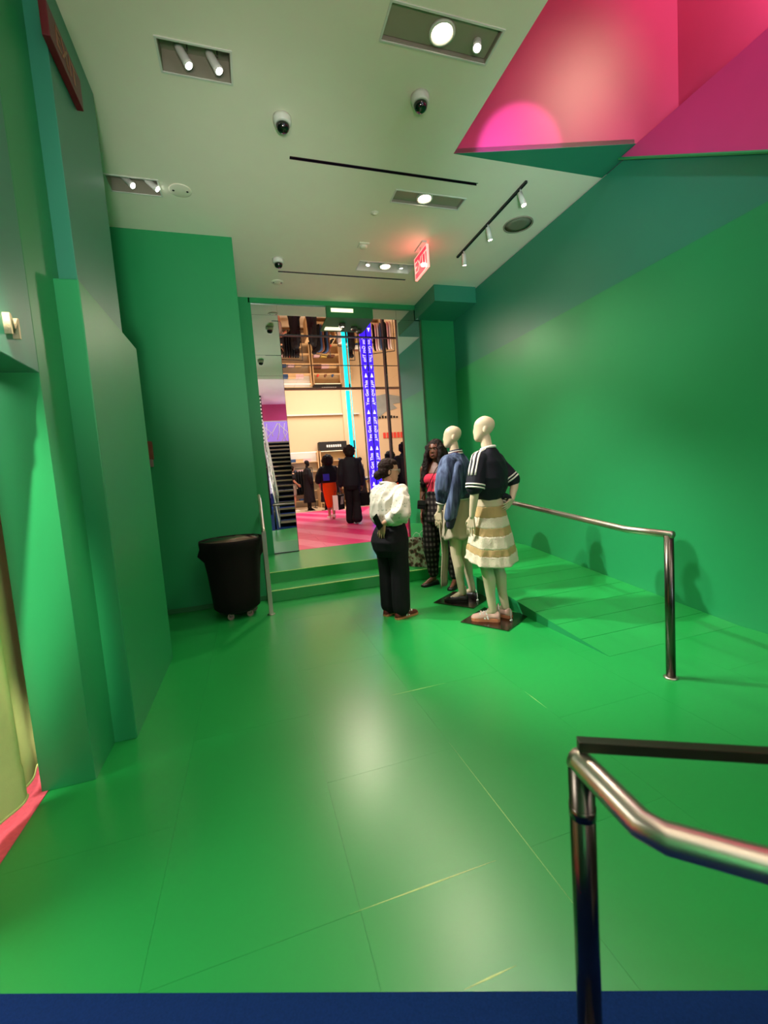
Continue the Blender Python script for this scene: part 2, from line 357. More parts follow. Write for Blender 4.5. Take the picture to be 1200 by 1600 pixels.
# ---- green floor of large sheets
fl = struct(box('floor', (-1.04, -0.6, -0.06), (3.6, 6.9, -0.002), 'green_floor'))
xs = [-1.04, -0.42, 0.205, 0.83, 1.46, 2.09, 2.72, 3.5]
k = 0
for i in range(7):
    ys = [-0.55, 0.02, 1.235, 2.45, 3.665, 5.0] if i % 2 == 1 else [-0.55, 0.63, 1.845, 3.06, 4.275, 5.0]
    for a, b in zip(ys, ys[1:]):
        box('floor_sheet', (xs[i] + 0.0004, a + 0.0004, -0.02), (xs[i + 1] - 0.0004, b - 0.0004, 0.0), 'green_floor', fl)
for (x0, y0, x1, y1, w) in ((0.8295, 0.95, 0.8305, 1.89, 0.0018), (1.46, 1.95, 1.46, 2.15, 0.002), (0.71, 2.452, 1.08, 2.45, 0.003), (0.17, 1.238, 0.69, 1.234, 0.005), (0.41, 0.937, 0.57, 0.937, 0.005)):
    d = V((x1 - x0, y1 - y0, 0)).normalized(); n = V((-d.y, d.x, 0)) * w; p, q = V((x0, y0, 0.0006)), V((x1, y1, 0.0006))
    poly('worn_seam', [p, (p + q) / 2 - n / 2, q, (p + q) / 2 + n / 2], 'worn_seam', fl, 0.0006, (0, 0, -1))
cp = struct(poly('floor_blue_carpet', [(-1.03, 1.459, 0.008), (-1.03, -12, 0.008), (4.0, -12, 0.008), (4.0, -0.4, 0.008)], 'blue_carpet', None, 0.007, (0, 0, -1)))
# ---- ramp on the right: z 0 at y 2.3 up to the platform at y 5.0
rz = lambda y: max(0.0, (y - 2.3) / 2.7 * PZ)
bm = bmesh.new()
v = [bm.verts.new(p) for p in ((2.25, 2.3, -0.01), (3.5, 2.3, -0.01), (3.5, 5.0, PZ - 0.012), (2.25, 5.0, PZ - 0.012), (2.25, 5.0, -0.01), (3.5, 5.0, -0.01))]
for q in ((0, 1, 2, 3), (0, 3, 4), (1, 5, 2), (3, 2, 5, 4), (0, 4, 5, 1)): bm.faces.new([v[i] for i in q])
bmesh.ops.recalc_face_normals(bm, faces=bm.faces); ramp = struct(bmo('floor_ramp', bm, 'ramp_joint'))
ry = [2.3 + 0.27 * i for i in range(11)]
for a, b in zip(ry, ry[1:]):
    g = 0.0022; bm = bmesh.new(); a2, b2 = a + g, b - g
    for x in (2.25, 3.5):
        for (y, z) in ((a2, rz(a2) - 0.012), (a2, rz(a2) + 0.001), (b2, rz(b2) + 0.001), (b2, rz(b2) - 0.012)): bm.verts.new((x, y, z))
    bm.verts.ensure_lookup_table(); w = bm.verts
    for q in ((0, 1, 2, 3), (4, 5, 6, 7), (1, 5, 6, 2), (0, 4, 5, 1), (3, 2, 6, 7), (0, 3, 7, 4)): bm.faces.new([w[i] for i in q])
    bmesh.ops.recalc_face_normals(bm, faces=bm.faces); bmo('ramp_board', bm, 'green_floor', ramp)
bm = bmesh.new(); a = [(2.249, 2.3, 0.0), (2.249, 5.0, 0.0), (2.249, 5.0, PZ)]; bm.faces.new([bm.verts.new(p) for p in a]); bmo('ramp_side', bm, 'green_wall', ramp)
# ---- two steps and the platform
st = struct(box('floor_step', (0.10, 5.0, 0.0), (2.25, 5.4, 0.135), 'green_floor', None, 0.006))
pf = struct(box('floor_platform', (0.10, 5.38, 0.0), (2.25, YM + 0.1, PZ), 'green_floor', None, 0.006))
struct(box('floor_landing', (2.25, 5.0, 0.0), (3.5, YM + 0.1, PZ), 'green_floor'))
box('nosing', (0.12, 4.998, 0.125), (2.24, 5.012, 0.1365), 'worn_seam', st, 0.003)
box('nosing', (0.12, 5.379, 0.263), (2.24, 5.387, 0.2712), 'worn_seam', pf, 0.002)
# ---- ceilings with real openings for the light boxes and air slots
SLOTS = [(0.58, 2.35, 3.835, 3.87), (0.61, 2.36, 5.855, 5.885)]
BOXES = [(-0.28, 0.14, 3.03, 3.25), (-0.92, -0.52, 4.35, 4.56), (1.045, 1.775, 2.52, 2.74), (1.61, 2.34, 4.075, 4.25), (1.60, 2.33, 5.45, 5.68)]
def holed(name, x0, x1, y0, y1, z, m, holes, t=0.04):
    hs = [h for h in holes if h[0] < x1 and h[1] > x0 and h[2] < y1 and h[3] > y0]
    X = sorted({x0, x1, *[min(max(h[i], x0), x1) for h in hs for i in (0, 1)]}); Y = sorted({y0, y1, *[min(max(h[i], y0), y1) for h in hs for i in (2, 3)]})
    bm = bmesh.new()
    for a, b in zip(X, X[1:]):
        for c, d in zip(Y, Y[1:]):
            mx, my = (a + b) / 2, (c + d) / 2
            if any(h[0] < mx < h[1] and h[2] < my < h[3] for h in hs): continue
            addbox(bm, (a, c, z), (b, d, z + t))
    bmesh.ops.remove_doubles(bm, verts=bm.verts, dist=1e-5)
    return struct(bmo(name, bm, m))
holed('ceiling', -1.7, 1.94, 1.7, YM, ZC, 'white_ceiling', SLOTS + BOXES)
holed('ceiling_right', 1.94, XW + 0.1, 3.535, YM, ZC, 'white_ceiling', SLOTS + BOXES)
for s_ in SLOTS:
    o = thing('air_slot', 'long black air slot in the ceiling %s' % ('nearer the viewer' if s_[2] < 5 else 'close to the mirror wall'), 'air vent', ((s_[0] + s_[1]) / 2, (s_[2] + s_[3]) / 2, ZC), group='black air slots')
    cx, cy = o.location.x, o.location.y
    box('slot_channel', (s_[0] - cx, s_[2] - cy, 0.028), (s_[1] - cx, s_[3] - cy, 0.07), 'black_gap', o)
    for e_ in (0, 1): y = (s_[2] - cy) if e_ == 0 else (s_[3] - cy - 0.006); box('slot_lip', (s_[0] - cx, y, -0.002), (s_[1] - cx, y + 0.006, 0.03), 'black_trim', o)
struct(poly('ceiling_green_corner', [(1.94, 3.535, ZC), (3.53, 3.535, ZC), (3.53, 3.10, ZC), (3.47, 3.11, ZC)], 'green_upper', None, 0.04))
# void above the right-hand side, pink walls
A, Cc = V((1.94, 3.535, 0)), V((3.47, 3.11, 0)); D2 = A + (Cc - A) * 1.75
struct(poly('wall_void_far', [(A.x, A.y, ZC + .002), (D2.x, D2.y, ZC + .002), (D2.x, D2.y, 7.5), (A.x, A.y, 7.5)], 'pink_wall', None, 0.03, (0.27, 0.96, 0)))
struct(poly('wall_void_left', [(1.941, -1.0, ZC + .001), (1.941, 3.535, ZC + .001), (1.941, 3.535, 7.5), (1.941, -1.0, 7.5)], 'pink_wall', None, 0.002, (-1, 0, 0)))
struct(poly('wall_void_right', [(3.85, -1.0, 3.9), (3.85, 3.3, 3.9), (3.85, 3.3, 7.5), (3.85, -1.0, 7.5)], 'pink_wall', None, 0.06, (1, 0, 0)))
struct(poly('ceiling_void', [(1.9, -1.0, 7.5), (4.0, -1.0, 7.5), (4.0, 3.6, 7.5), (1.9, 3.6, 7.5)], 'pink_wall', None, 0.06))
struct(poly('wall_void_back', [(1.94, -1.0, 5.0), (3.9, -1.0, 5.0), (3.9, -1.0, 7.5), (1.94, -1.0, 7.5)], 'pink_wall', None, 0.06, (0, -1, 0)))
# ---- right wall: plain upper wall, proud lower cladding, pink facing above a slanting edge
struct(box('wall_right', (XW + 0.012, -3.0, -0.05), (XW + 0.25, YM + 0.2, ZC - 0.02), 'green_upper'))
wr_ = struct(box('wall_right_lower', (XW, -3.0, -0.05), (XW + 0.0115, YM, 3.0), 'green_wall', None))
fc = struct(poly('wall_right_facing', [(XW - 0.03, 3.25, ZC - 0.01), (XW - 0.03, 2.12, 3.31), (XW - 0.03, 0.0, 1.95), (XW - 0.03, -1.0, 1.95), (XW - 0.03, -1.0, ZC - 0.01)], 'pink_clad', None, 0.04, (1, 0, 0)))
bm = bmesh.new(); e0, e1 = V((XW - 0.034, 3.27, ZC - 0.012)), V((XW - 0.034, 2.0, 3.234)); addtube(bm, [e0, e1, V((XW - 0.034, 0.0, 1.95))], 0.012, 6); bmo('facing_edge', bm, 'green_wall', fc)
# ---- back wall around the mirror
struct(box('wall_back_left', (0.04, YM - 0.03, 0.0), (0.25, YM + 0.10, ZC), 'green_wall'))
struct(box('wall_back_header', (0.23, YM - 0.03, 3.99), (2.95, YM + 0.10, ZC), 'green_wall'))
struct(box('wall_back_right', (2.917, YM - 0.03, 0.0), (XW + 0.02, YM + 0.10, ZC), 'green_wall'))
struct(box('trim_1', (0.25, YM - 0.025, PZ), (0.262, YM - 0.002, 3.99), 'green_wall'))
struct(box('trim_2', (2.915, YM - 0.035, PZ), (2.935, YM + 0.0, 3.99), 'green_dark'))
struct(box('wall_corner_soffit', (2.83, 5.95, 3.83), (XW + 0.01, YM - 0.02, ZC + 0.001), 'green_upper'))
# ---- left alcove and piers
struct(box('wall_alcove_back', (-1.7, 5.16, 0.0), (0.07, YM + 0.1, ZC), 'green_wall'))
struct(box('wall_alcove_left', (-1.8, 3.5, 0.0), (-1.62, 5.3, ZC), 'green_wall'))
struct(box('baseboard_alcove', (-1.62, 5.145, 0.0), (0.07, 5.16, 0.05), 'green_dark'))
struct(box('floor_alcove', (-1.7, 2.32, -0.05), (-1.04, 5.2, -0.001), 'green_floor'))
struct(box('wall_left_pier', (-1.62, 2.70, 2.3), (-0.755, 3.53, ZC), 'green_upper', None, 0.004))
struct(box('wall_left_block', (-1.62, 2.62, 0.0), (-0.73, 3.80, 2.46), 'green_wall', None, 0.006))
bm = bmesh.new()
struct(box('wall_left', (-1.06, 2.31, 0.0), (-0.84, 2.75, ZC), 'green_wall', None, 0.004))
struct(box('wall_left_header', (-1.06, -0.5, 1.92), (-0.84, 2.31, 5.0), 'green_upper', None, 0.004))
struct(box('wall_left_near', (-1.06, -3.0, 0.0), (-0.84, 0.55, 5.0), 'green_wall'))
struct(box('wall_left_upper', (-1.06, 2.31, ZC), (-0.84, 2.75, 5.0), 'green_upper'))
# fitting room behind the doorway
struct(box('floor_fitting_room', (-4.0, -0.4, -0.05), (-1.035, 2.6, 0.004), 'pink_carpet'))
struct(box('wall_fitting_far', (-4.0, 2.55, 0.0), (-1.06, 2.65, 2.9), 'pink_wall'))
struct(box('wall_fitting_end', (-4.1, -0.5, 0.0), (-4.0, 2.6, 2.9), 'curtain_lime'))
struct(box('wall_fitting_near', (-4.0, -0.6, 0.0), (-1.06, -0.5, 2.9), 'pink_wall'))
struct(box('ceiling_fitting_room', (-4.1, -0.6, 2.9), (-1.06, 2.65, 3.0), 'green_wall'))
# hall behind the viewer (seen in the mirror)
struct(box('ceiling_hall', (-1.2, -12.2, 5.0), (1.94, 1.7, 5.1), 'hall_white'))
struct(box('ceiling_hall_side', (1.94, -12.2, 5.0), (4.2, -1.0, 5.1), 'hall_white'))
struct(box('ceiling_edge', (-1.06, 1.66, ZC), (1.94, 1.7, 5.0), 'hall_white'))
struct(box('wall_hall_left', (-1.3, -12.0, 0.0), (-1.06, -3.0, 5.0), 'hall_white'))
struct(box('wall_hall_right', (4.0, -12.0, 0.0), (4.2, -3.0, 5.0), 'hall_white'))
struct(box('wall_hall_back', (-1.3, -12.2, 0.0), (4.2, -12.0, 5.0), 'scribble'))
struct(box('baseboard_hall', (-1.3, -12.0, 0.0), (4.2, -11.95, 0.75), 'navy_base'))
# ---- shop beyond the doorway
pk = struct(box('floor_shop', (0.2, YM + 0.08, 0.0), (3.0, 14.9, PZ - 0.003), 'pink_floor'))
y = YM + 0.1; i = 0
while y < 14.85:
    for a, b in ((0.2, 0.2 + 0.9 * (1 + i % 2)), (0.2 + 0.9 * (1 + i % 2), 2.95)): box('floor_plank', (a + 0.003, y + 0.003, PZ - 0.01), (b - 0.003, y + 0.447, PZ + 0.001), 'pink_floor', pk)
    y += 0.45; i += 1
struct(box('floor_shop_side', (3.0, 12.0, 0.0), (9.0, 14.9, PZ), 'beige_floor'))
struct(box('floor_shop_left', (-3.0, 12.0, 0.0), (0.2, 14.9, PZ), 'beige_floor'))
struct(box('floor_shop_far', (-3.0, 14.9, 0.0), (9.0, 18.1, PZ), 'beige_floor'))
struct(box('wall_shop_far', (-3.0, 18.0, 0.0), (4.0, 18.2, 6.1), 'beige_wall'))
ws = struct(box('wall_shop_far_right', (4.0, 17.9, 0.0), (9.0, 18.2, 6.1), 'beige_wall'))
for x in (4.62, 5.05): box('panel_joint', (x, 17.894, 2.9), (x + 0.02, 17.9, 6.0), 'garment_brown', ws)
struct(box('trim_3', (1.2, 17.86, 3.98), (3.98, 18.0, 4.03), 'white_plastic'))
struct(box('wall_shop_left', (-3.1, 12.0, 0.0), (-3.0, 18.2, 6.1), 'beige_wall'))
struct(box('wall_shop_right', (9.0, 12.0, 0.0), (9.1, 18.2, 6.1), 'beige_wall'))
struct(box('wall_shop_near_left', (-3.0, 11.9, 0.0), (0.1, 12.0, 6.1), 'beige_wall'))
struct(box('wall_shop_near_right', (3.05, 11.95, 0.0), (9.0, 12.0, 6.1), 'beige_wall'))
struct(box('wall_shop_bulkhead', (0.1, 12.02, 3.9), (3.05, 12.1, 6.1), 'beige_wall'))
struct(box('ceiling_shop', (-3.0, 11.9, 6.1), (9.0, 18.2, 6.2), 'hall_white'))
struct(box('wall_passage_left', (0.1, YM + 0.1, 0.0), (0.2, 12.0, 3.9), 'beige_wall'))
# ---- mirrors: end wall panels, mirrored passage ceiling, mirrored passage wall
mw = struct(thing('wall_mirror', None, None, (0, 0, 0)))
def mpanel(x0, x1, z0, z1): box('mirror_panel', (x0 + 0.0015, YM, z0 + 0.0015), (x1 - 0.0015, YM + 0.08, z1 - 0.0015), 'mirror', mw)
for a, b in ((PZ, 1.6), (1.6, 2.95), (2.95, 3.25), (3.25, 3.83)): mpanel(0.25, 0.636, a, b)
mpanel(0.25, 0.636, 3.83, 3.99); mpanel(0.636, 1.368, 3.83, 3.99); mpanel(2.112, 2.51, 3.83, 3.99); mpanel(2.51, 2.917, 3.83, 3.99); mpanel(2.51, 2.917, PZ, 3.83)
box('panel_foot', (0.25, YM - 0.006, PZ), (0.636, YM + 0.02, PZ + 0.012), 'black_trim', mw)
box('opening_edge', (0.636, YM - 0.002, PZ), (0.639, YM + 0.08, 3.83), 'black_trim', mw)
box('opening_edge', (2.507, YM - 0.002, PZ), (2.510, YM + 0.08, 3.83), 'black_trim', mw)
mc = struct(thing('ceiling_mirror', None, None, (0, 0, 0)))
for a, b in ((YM + 0.08, 7.62), (7.68, 9.55), (9.58, 12.0)):
    for c, d in ((0.2, 1.368), (1.368, 2.112), (2.112, 2.95)): box('mirror_panel', (c + .0008, 7.362 if (c == 1.368 and a < 7) else a, 3.832), (d - .0008, b, 3.88), 'mirror_ceiling', mc)
box('ceiling_bar', (0.2, 7.62, 3.822), (2.95, 7.68, 3.88), 'black_trim', mc); box('ceiling_bar', (0.2, 9.55, 3.826), (2.95, 9.58, 3.88), 'black_trim', mc)
box('ceiling_bar', (0.2, 11.98, 3.80), (2.95, 12.02, 3.9), 'beige_wood', mc)
mr = struct(thing('wall_passage_mirror', None, None, (0, 0, 0)))
for a, b in ((YM + 0.1, 8.72), (8.84, 10.76), (10.80, 11.95)): box('mirror_panel', (2.95, a, PZ), (3.03, b, 3.832), 'mirror', mr)
box('mirror_post', (2.93, 8.72, PZ), (3.03, 8.84, 3.832), 'black_trim', mr, 0.004)
box('mirror_post', (2.94, 10.76, PZ), (3.03, 10.80, 3.832), 'black_trim', mr)
# ================================================================== ceiling fixtures
def fixture(i, label, heads, grey='housing_grey', pane=None):
    x0, x1, y0, y1 = BOXES[i]; cx, cy = (x0 + x1) / 2, (y0 + y1) / 2
    o = thing('recessed_light', label, 'ceiling light', (cx, cy, ZC), group='recessed light boxes'); hx, hy = (x1 - x0) / 2, (y1 - y0) / 2
    bm = bmesh.new(); t = 0.012
    for a, b in (((-hx - t, -hy - t), (hx + t, -hy)), ((-hx - t, hy), (hx + t, hy + t)), ((-hx - t, -hy), (-hx, hy)), ((hx, -hy), (hx + t, hy))): addbox(bm, (a[0], a[1], -0.006), (b[0], b[1], 0.0))
    bmo('trim_frame', bm, 'white_plastic', o)
    bm = bmesh.new(); d = 0.13; w = 0.004
    addbox(bm, (-hx, -hy, d), (hx, hy, d + w))
    for a, b in (((-hx, -hy), (hx, -hy + w)), ((-hx, hy - w), (hx, hy)), ((-hx, -hy), (-hx + w, hy)), ((hx - w, -hy), (hx, hy))): addbox(bm, (a[0], a[1], 0.0), (b[0], b[1], d))
    bmo('housing', bm, grey, o)
    for (kind, lx, ly, target, power, color) in heads:
        if kind == 'flood':                                        # wide round flush lamp in a plate
            pl = box('plate', (-hx + 0.01, -hy + 0.01, 0.02), (hx - 0.01, hy - 0.01, 0.03), grey, o) if pane is None else None; pane = 1
            lathe('lamp_ring', [(0.082, 0.022), (0.082, 0.004), (0.070, 0.002), (0.066, 0.012)], 'white_plastic', o, 32, (lx, ly, 0))
            lathe('lens', [(0.066, 0.014), (0.05, 0.006), (0.002, 0.002)], 'lens_warm', o, 32, (lx, ly, 0))
            lamp_spot('flood_lamp', (cx + lx, cy + ly, ZC - 0.03), target, power, color, 125, 0.7, 0.07)
        else:
            T = V(target) - V((cx + lx, cy + ly, ZC)); d_ = T.normalized(); p = V((lx, ly, 0.055)); q = p + d_ * 0.105
            if kind == 'deep': p = V((lx, ly, 0.10)); q = p + d_ * 0.09
            bm = bmesh.new(); addtube(bm, [p - d_ * 0.03, p, q - d_ * 0.02, q], [0.020, 0.026, 0.028, 0.030], 20); bmesh.ops.recalc_face_normals(bm, faces=bm.faces); h = bmo('spot_head', bm, 'white_plastic', o, True)
            bm = bmesh.new(); addcyl(bm, q - d_ * 0.004, q + d_ * 0.003, 0.024, 0.022, 20); bmo('lens', bm, 'lens_white', h)
            tube('yoke', [p + V((0.045, 0, 0.04)), p + V((0.045, 0, 0)), p + V((0.03, 0, 0))], 0.005, 'housing_dark', o, 6)
            lamp_spot('spot_lamp', V((cx + lx, cy + ly, ZC)) + q + d_ * 0.01, target, power, color, 40, 0.9, 0.03)
    return o
fixture(0, 'recessed box with two tilted white spotlights above the fitting room wall', [('head', -0.09, 0.0, (1.85, 2.85, 0), 210, NEUT), ('head', 0.09, 0.0, (2.05, 2.75, 0.0), 210, NEUT)], 'housing_grey')
fixture(1, 'recessed box of two glaring spotlights beside the round cover plate', [('head', -0.07, 0.0, (2.2, 3.05, 0.5), 800, NEUT), ('head', 0.11, 0.0, (2.7, 4.0, 1.0), 560, NEUT)], 'housing_grey')
fixture(2, 'large recessed plate with one big warm disc and one small spotlight', [('flood', 0.0, 0.0, (1.4, 2.8, 0), 55, WARM), ('head', 0.26, 0.02, (0.6, 1.2, 0), 55, COOL)])
fixture(3, 'recessed plate with a single warm round lamp behind the near air slot', [('flood', -0.04, 0.0, (1.9, 4.1, 0), 95, WARM)])
fixture(4, 'bright recessed box of three lamps beside the red hanging sign', [('deep', -0.22, 0.0, (1.0, 5.6, 0), 45, WARM), ('flood', 0.0, 0.0, (1.9, 5.5, 0), 60, WARM), ('deep', 0.22, 0.0, (2.6, 6.6, 1.0), 30, WARM)], 'white_plastic', pane=1)

def dome(x, y, label, first=None):
    if first is not None: return dup(first, (x, y, ZC), 0.0, label)
    o = thing('dome_camera', label, 'security camera', (x, y, ZC), group='ceiling dome cameras')
    lathe('collar', [(0.066, 0.0), (0.068, -0.02), (0.062, -0.045), (0.05, -0.058), (0.048, -0.05)], 'white_plastic', o, 28)
    lathe('lens_dome', [(0.05, -0.05), (0.049, -0.07), (0.042, -0.088), (0.028, -0.10), (0.012, -0.106), (0.001, -0.107)], 'black_gloss', o, 28)
    return o
d0 = dome(0.49, 3.46, 'black dome camera left of the near air slot')
dome(1.44, 3.07, 'black dome camera between the large light plate and the air slot', d0)
dome(0.59, 5.56, 'small distant black dome camera above the far air slot', d0)

# track with three spots
o = thing('track_light', 'thin black ceiling track with three small spotlights near the right wall', 'track light', (2.8, 4.43, ZC))
box('rail', (-0.012, -0.72, -0.022), (0.012, 0.72, 0.0), 'black_trim', o)
for (dy, tg) in ((-0.62, (3.3, 3.2, 1.2)), (-0.02, (3.4, 4.6, 1.6)), (0.55, (3.2, 5.6, 1.4))):
    d_ = (V(tg) - V((2.8, 4.43 + dy, ZC - 0.1))).normalized(); p = V((0, dy, -0.08)); q = p + d_ * 0.10
    tube('stem', [(0, dy, -0.02), p], 0.008, 'white_plastic', o, 8)
    bm = bmesh.new(); addtube(bm, [p - d_ * 0.03, q], [0.024, 0.028], 16); bmesh.ops.recalc_face_normals(bm, faces=bm.faces); h = bmo('spot_head', bm, 'white_plastic', o, True)
    bm = bmesh.new(); addcyl(bm, q - d_ * 0.002, q + d_ * 0.004, 0.023, 0.022, 16); bmo('lens', bm, 'lens_warm', h)
    lamp_spot('track_lamp', V(o.location) + q + d_ * 0.01, tg, 26, WARM, 60, 0.8, 0.03)
# round grille, cover plates, sprinkler
o = thing('ceiling_speaker', 'round grey perforated speaker grille beside the track', 'speaker', (3.17, 4.38, ZC))
lathe('rim', [(0.165, 0.0), (0.165, -0.008), (0.15, -0.010), (0.148, -0.004)], 'housing_grey', o, 36); lathe('grille', [(0.15, -0.005), (0.08, -0.007), (0.001, -0.008)], 'speaker_grille', o, 36)
for x, y, r, lab in ((-0.345, 4.45, 0.095, 'round flush plate with two black dots beside the glaring spotlights'), (0.62, 6.18, 0.08, 'pale round plate with two dots behind the far air slot')):
    o = thing('cover_plate', lab, 'cover plate', (x, y, ZC), group='round ceiling plates')
    lathe('plate', [(r, 0.0), (r, -0.004), (r - 0.008, -0.007), (0.001, -0.007)], 'white_ceiling', o, 32)
    for s_ in (-1, 1): lathe('dot', [(0.010, -0.006), (0.010, -0.010), (0.001, -0.010)], 'black_gap', o, 12, (s_ * r * 0.62, 0, 0))
o = thing('sprinkler_head', 'small round sprinkler cap on the ceiling before the three-lamp box', 'sprinkler', (1.5, 4.46, ZC)); lathe('escutcheon', [(0.04, 0), (0.04, -0.004), (0.03, -0.008), (0.001, -0.008)], 'white_ceiling', o, 24); lathe('cap', [(0.022, -0.008), (0.022, -0.016), (0.001, -0.018)], 'white_ceiling', o, 20)
o = thing('smoke_detector', 'pale square detector on the ceiling before the three-lamp box', 'detector', (1.54, 5.08, ZC)); box('backplate', (-0.06, -0.06, -0.012), (0.06, 0.06, 0), 'white_ceiling', o, 0.004); lathe('sensor', [(0.045, -0.012), (0.042, -0.03), (0.03, -0.036), (0.001, -0.036)], 'white_ceiling', o, 24)
# exit sign hanging, face toward the left
o = thing('exit_sign', 'glowing red hanging exit sign with pale edge near the track', 'exit sign', (2.23, 4.99, ZC))
box('canopy', (-0.03, -0.12, -0.02), (0.03, 0.12, 0.0), 'white_plastic', o, 0.003); cyl('stem', (0, 0, -0.02), (0, 0, -0.075), 0.012, 'white_plastic', o)
box('sign_panel', (-0.012, -0.185, -0.32), (0.012, 0.185, -0.075), 'exit_red', o, 0.002)
bm = bmesh.new()
for a, b in (((-0.19, -0.325), (0.19, -0.317)), ((-0.19, -0.078), (0.19, -0.07)), ((-0.19, -0.325), (-0.182, -0.07)), ((0.182, -0.325), (0.19, -0.07))): addbox(bm, (-0.015, a[0], a[1]), (0.015, b[0], b[1]))
bmo('sign_edge', bm, 'exit_letters', o)
text('lettering', 'EXIT', 0.19, 'exit_letters', o, (-0.0135, 0.0, -0.197), axes((0, -1, 0), (0, 0, 1)), 0.001)
lathe('test_lamp', [(0.03, -0.03), (0.028, -0.05), (0.001, -0.056)], 'lens_warm', o, 16, (-0.035, -0.13, -0.24))
l = bpy.data.lights.new('exit_glow', 'AREA'); l.shape = 'RECTANGLE'; l.size = 0.24; l.size_y = 0.36; l.energy = 0.7; l.color = (1, 0.08, 0.1); lo = bpy.data.objects.new('exit_glow', l); COL.objects.link(lo); lo.location = (2.212, 4.99, 3.87); lo.rotation_euler = V((-1, 0, 0.5)).to_track_quat('-Z', 'Y').to_euler()
# unlit exit sign high on the left pier
o = thing('exit_sign', 'unlit dark red exit sign high on the left pier', 'exit sign', (-0.735, 2.85, 3.69))
box('sign_panel', (-0.018, -0.225, -0.085), (0.018, 0.225, 0.085), 'exit_unlit', o, 0.006); box('backplate', (-0.019, -0.12, -0.07), (-0.0185, 0.22, 0.07), 'black_trim', o)
text('lettering', 'EXIT', 0.14, 'exit_unlit_letters', o, (0.0195, 0, 0), axes((0, 1, 0), (0, 0, 1)), 0.001)
# wall letter over the fitting room door
L_ = text('wall_letter', 'M', 0.115, 'cream_cloth', None, (-0.828, 2.085, 2.04), axes((0, 1, 0), (0, 0, 1)), 0.012)
tag(L_, 'cream raised letter M above the fitting room doorway', 'letter')
# dark red box on the alcove wall
o = thing('alarm_box', 'dark red wall box with a pale base in the alcove', 'alarm', (-1.035, 5.145, 1.76)); box('body', (-0.09, -0.05, -0.06), (0.09, 0.014, 0.13), 'garment_brown', o, 0.01); box('base', (-0.08, -0.045, -0.14), (0.08, 0.014, -0.06), 'rubber', o, 0.008)
# added lamp housing standing for a dark patch with lights in the mirrors
o = thing('light_housing', 'dark green lamp housing added at the top of the doorway opening', 'ceiling light', (1.74, 7.0, 3.9))
box('body', (-0.37, -0.285, -0.08), (0.37, 0.36, 0.085), 'green_dark', o, 0.004)
for (x, y) in ((-0.18, 0.2),): box('tray', (x - 0.14, y - 0.06, -0.092), (x + 0.14, y + 0.06, -0.079), 'shelf_glow', o, 0.003)
box('tray', (-0.30, -0.296, 0.0), (0.05, -0.284, 0.055), 'shelf_glow', o, 0.003)
for x, y in ((0.15, 0.1), (0.26, 0.22), (-0.08, -0.03)):
    c = lathe('can', [(0.05, -0.08), (0.055, -0.13), (0.04, -0.14), (0.035, -0.12)], 'housing_dark', o, 20, (x, y, 0)); lathe('lens', [(0.036, -0.125), (0.001, -0.128)], 'glass_lens' if x > 0 else 'lens_warm', c, 16, (x, y, 0))
lamp_area('housing_lamp', (1.56, 7.2, 3.79), 0.26, 0.10, 60, WARM)  # lamp added in the housing to light the passage

# ================================================================== rails
def flange(name, c, r, m, p): lathe(name, [(r, 0.0), (r, 0.006), (r * 0.75, 0.010), (r * 0.6, 0.010)], m, p, 24, c)
o = thing('handrail', 'steel handrail with one dark post along the green ramp', 'handrail', (2.34, 1.92, 0))
cyl('post', (0, 0, 0.005), (0, 0, 0.88), 0.026, 'steel_dark', o); flange('flange', (0, 0, 0.0), 0.04, 'steel', o)
tube('rail', [(0, -0.026, 0.885), (0, 0.30, 0.885), (0, 2.2, 1.068)], 0.022, 'steel', o)
for y, zb in ((2.0, rz(3.92)),): cyl('post', (0, y, zb), (0, y, 0.885 + (y - 0.3) * 0.0965 - 0.02), 0.022, 'steel', o)
o = thing('handrail', 'steel handrail seen end-on beside the black bin', 'handrail', (0.09, 4.55, 0))
box('post', (-0.022, -0.03, 0.004), (0.022, 0.03, 0.87), 'steel', o, 0.004); flange('flange', (0, 0, 0.0), 0.04, 'steel', o)
tube('rail', [(0, -0.03, 0.875), (0, 0.2, 0.885), (0.012, 1.0, 1.15), (0.02, 1.9, 1.19)], 0.021, 'steel', o); cyl('post', (0.02, 1.6, PZ), (0.02, 1.6, 1.17), 0.018, 'steel', o)
o = thing('handrail', 'near steel handrail with a bent top in the front corner', 'handrail', (0.615, 0.715, 0))
cyl('post', (0, 0, 0.008), (0, 0, 0.715), 0.026, 'steel_dark', o); flange('flange', (0, 0, 0.008), 0.045, 'steel_dark', o)
tube('rail', [(0, 0.012, 0.722), (0.0, 0.0, 0.722), (-0.006, -0.155, 0.706), (0.010, -0.187, 0.703), (0.25, -0.40, 0.690), (0.75, -0.85, 0.66)], 0.0265, 'steel', o, 20)
cyl('cap', (0, 0.0, 0.70), (0, 0, 0.741), 0.026, 'steel', o, 0.018)
cyl('collar', (0, 0, 0.60), (0, 0, 0.625), 0.0275, 'steel_dark', o); cyl('bracket', (0.012, 0.012, 0.70), (0.014, 0.014, 0.755), 0.006, 'steel', o)
R = axes((0.87, -0.49, 0), (0.49, 0.87, 0)); bm = bmesh.new(); addbox(bm, (-0.005, -0.012, 0.752), (1.3, 0.012, 0.775), R, 0.002); bmo('flat_bar', bm, 'bar_dark', o)

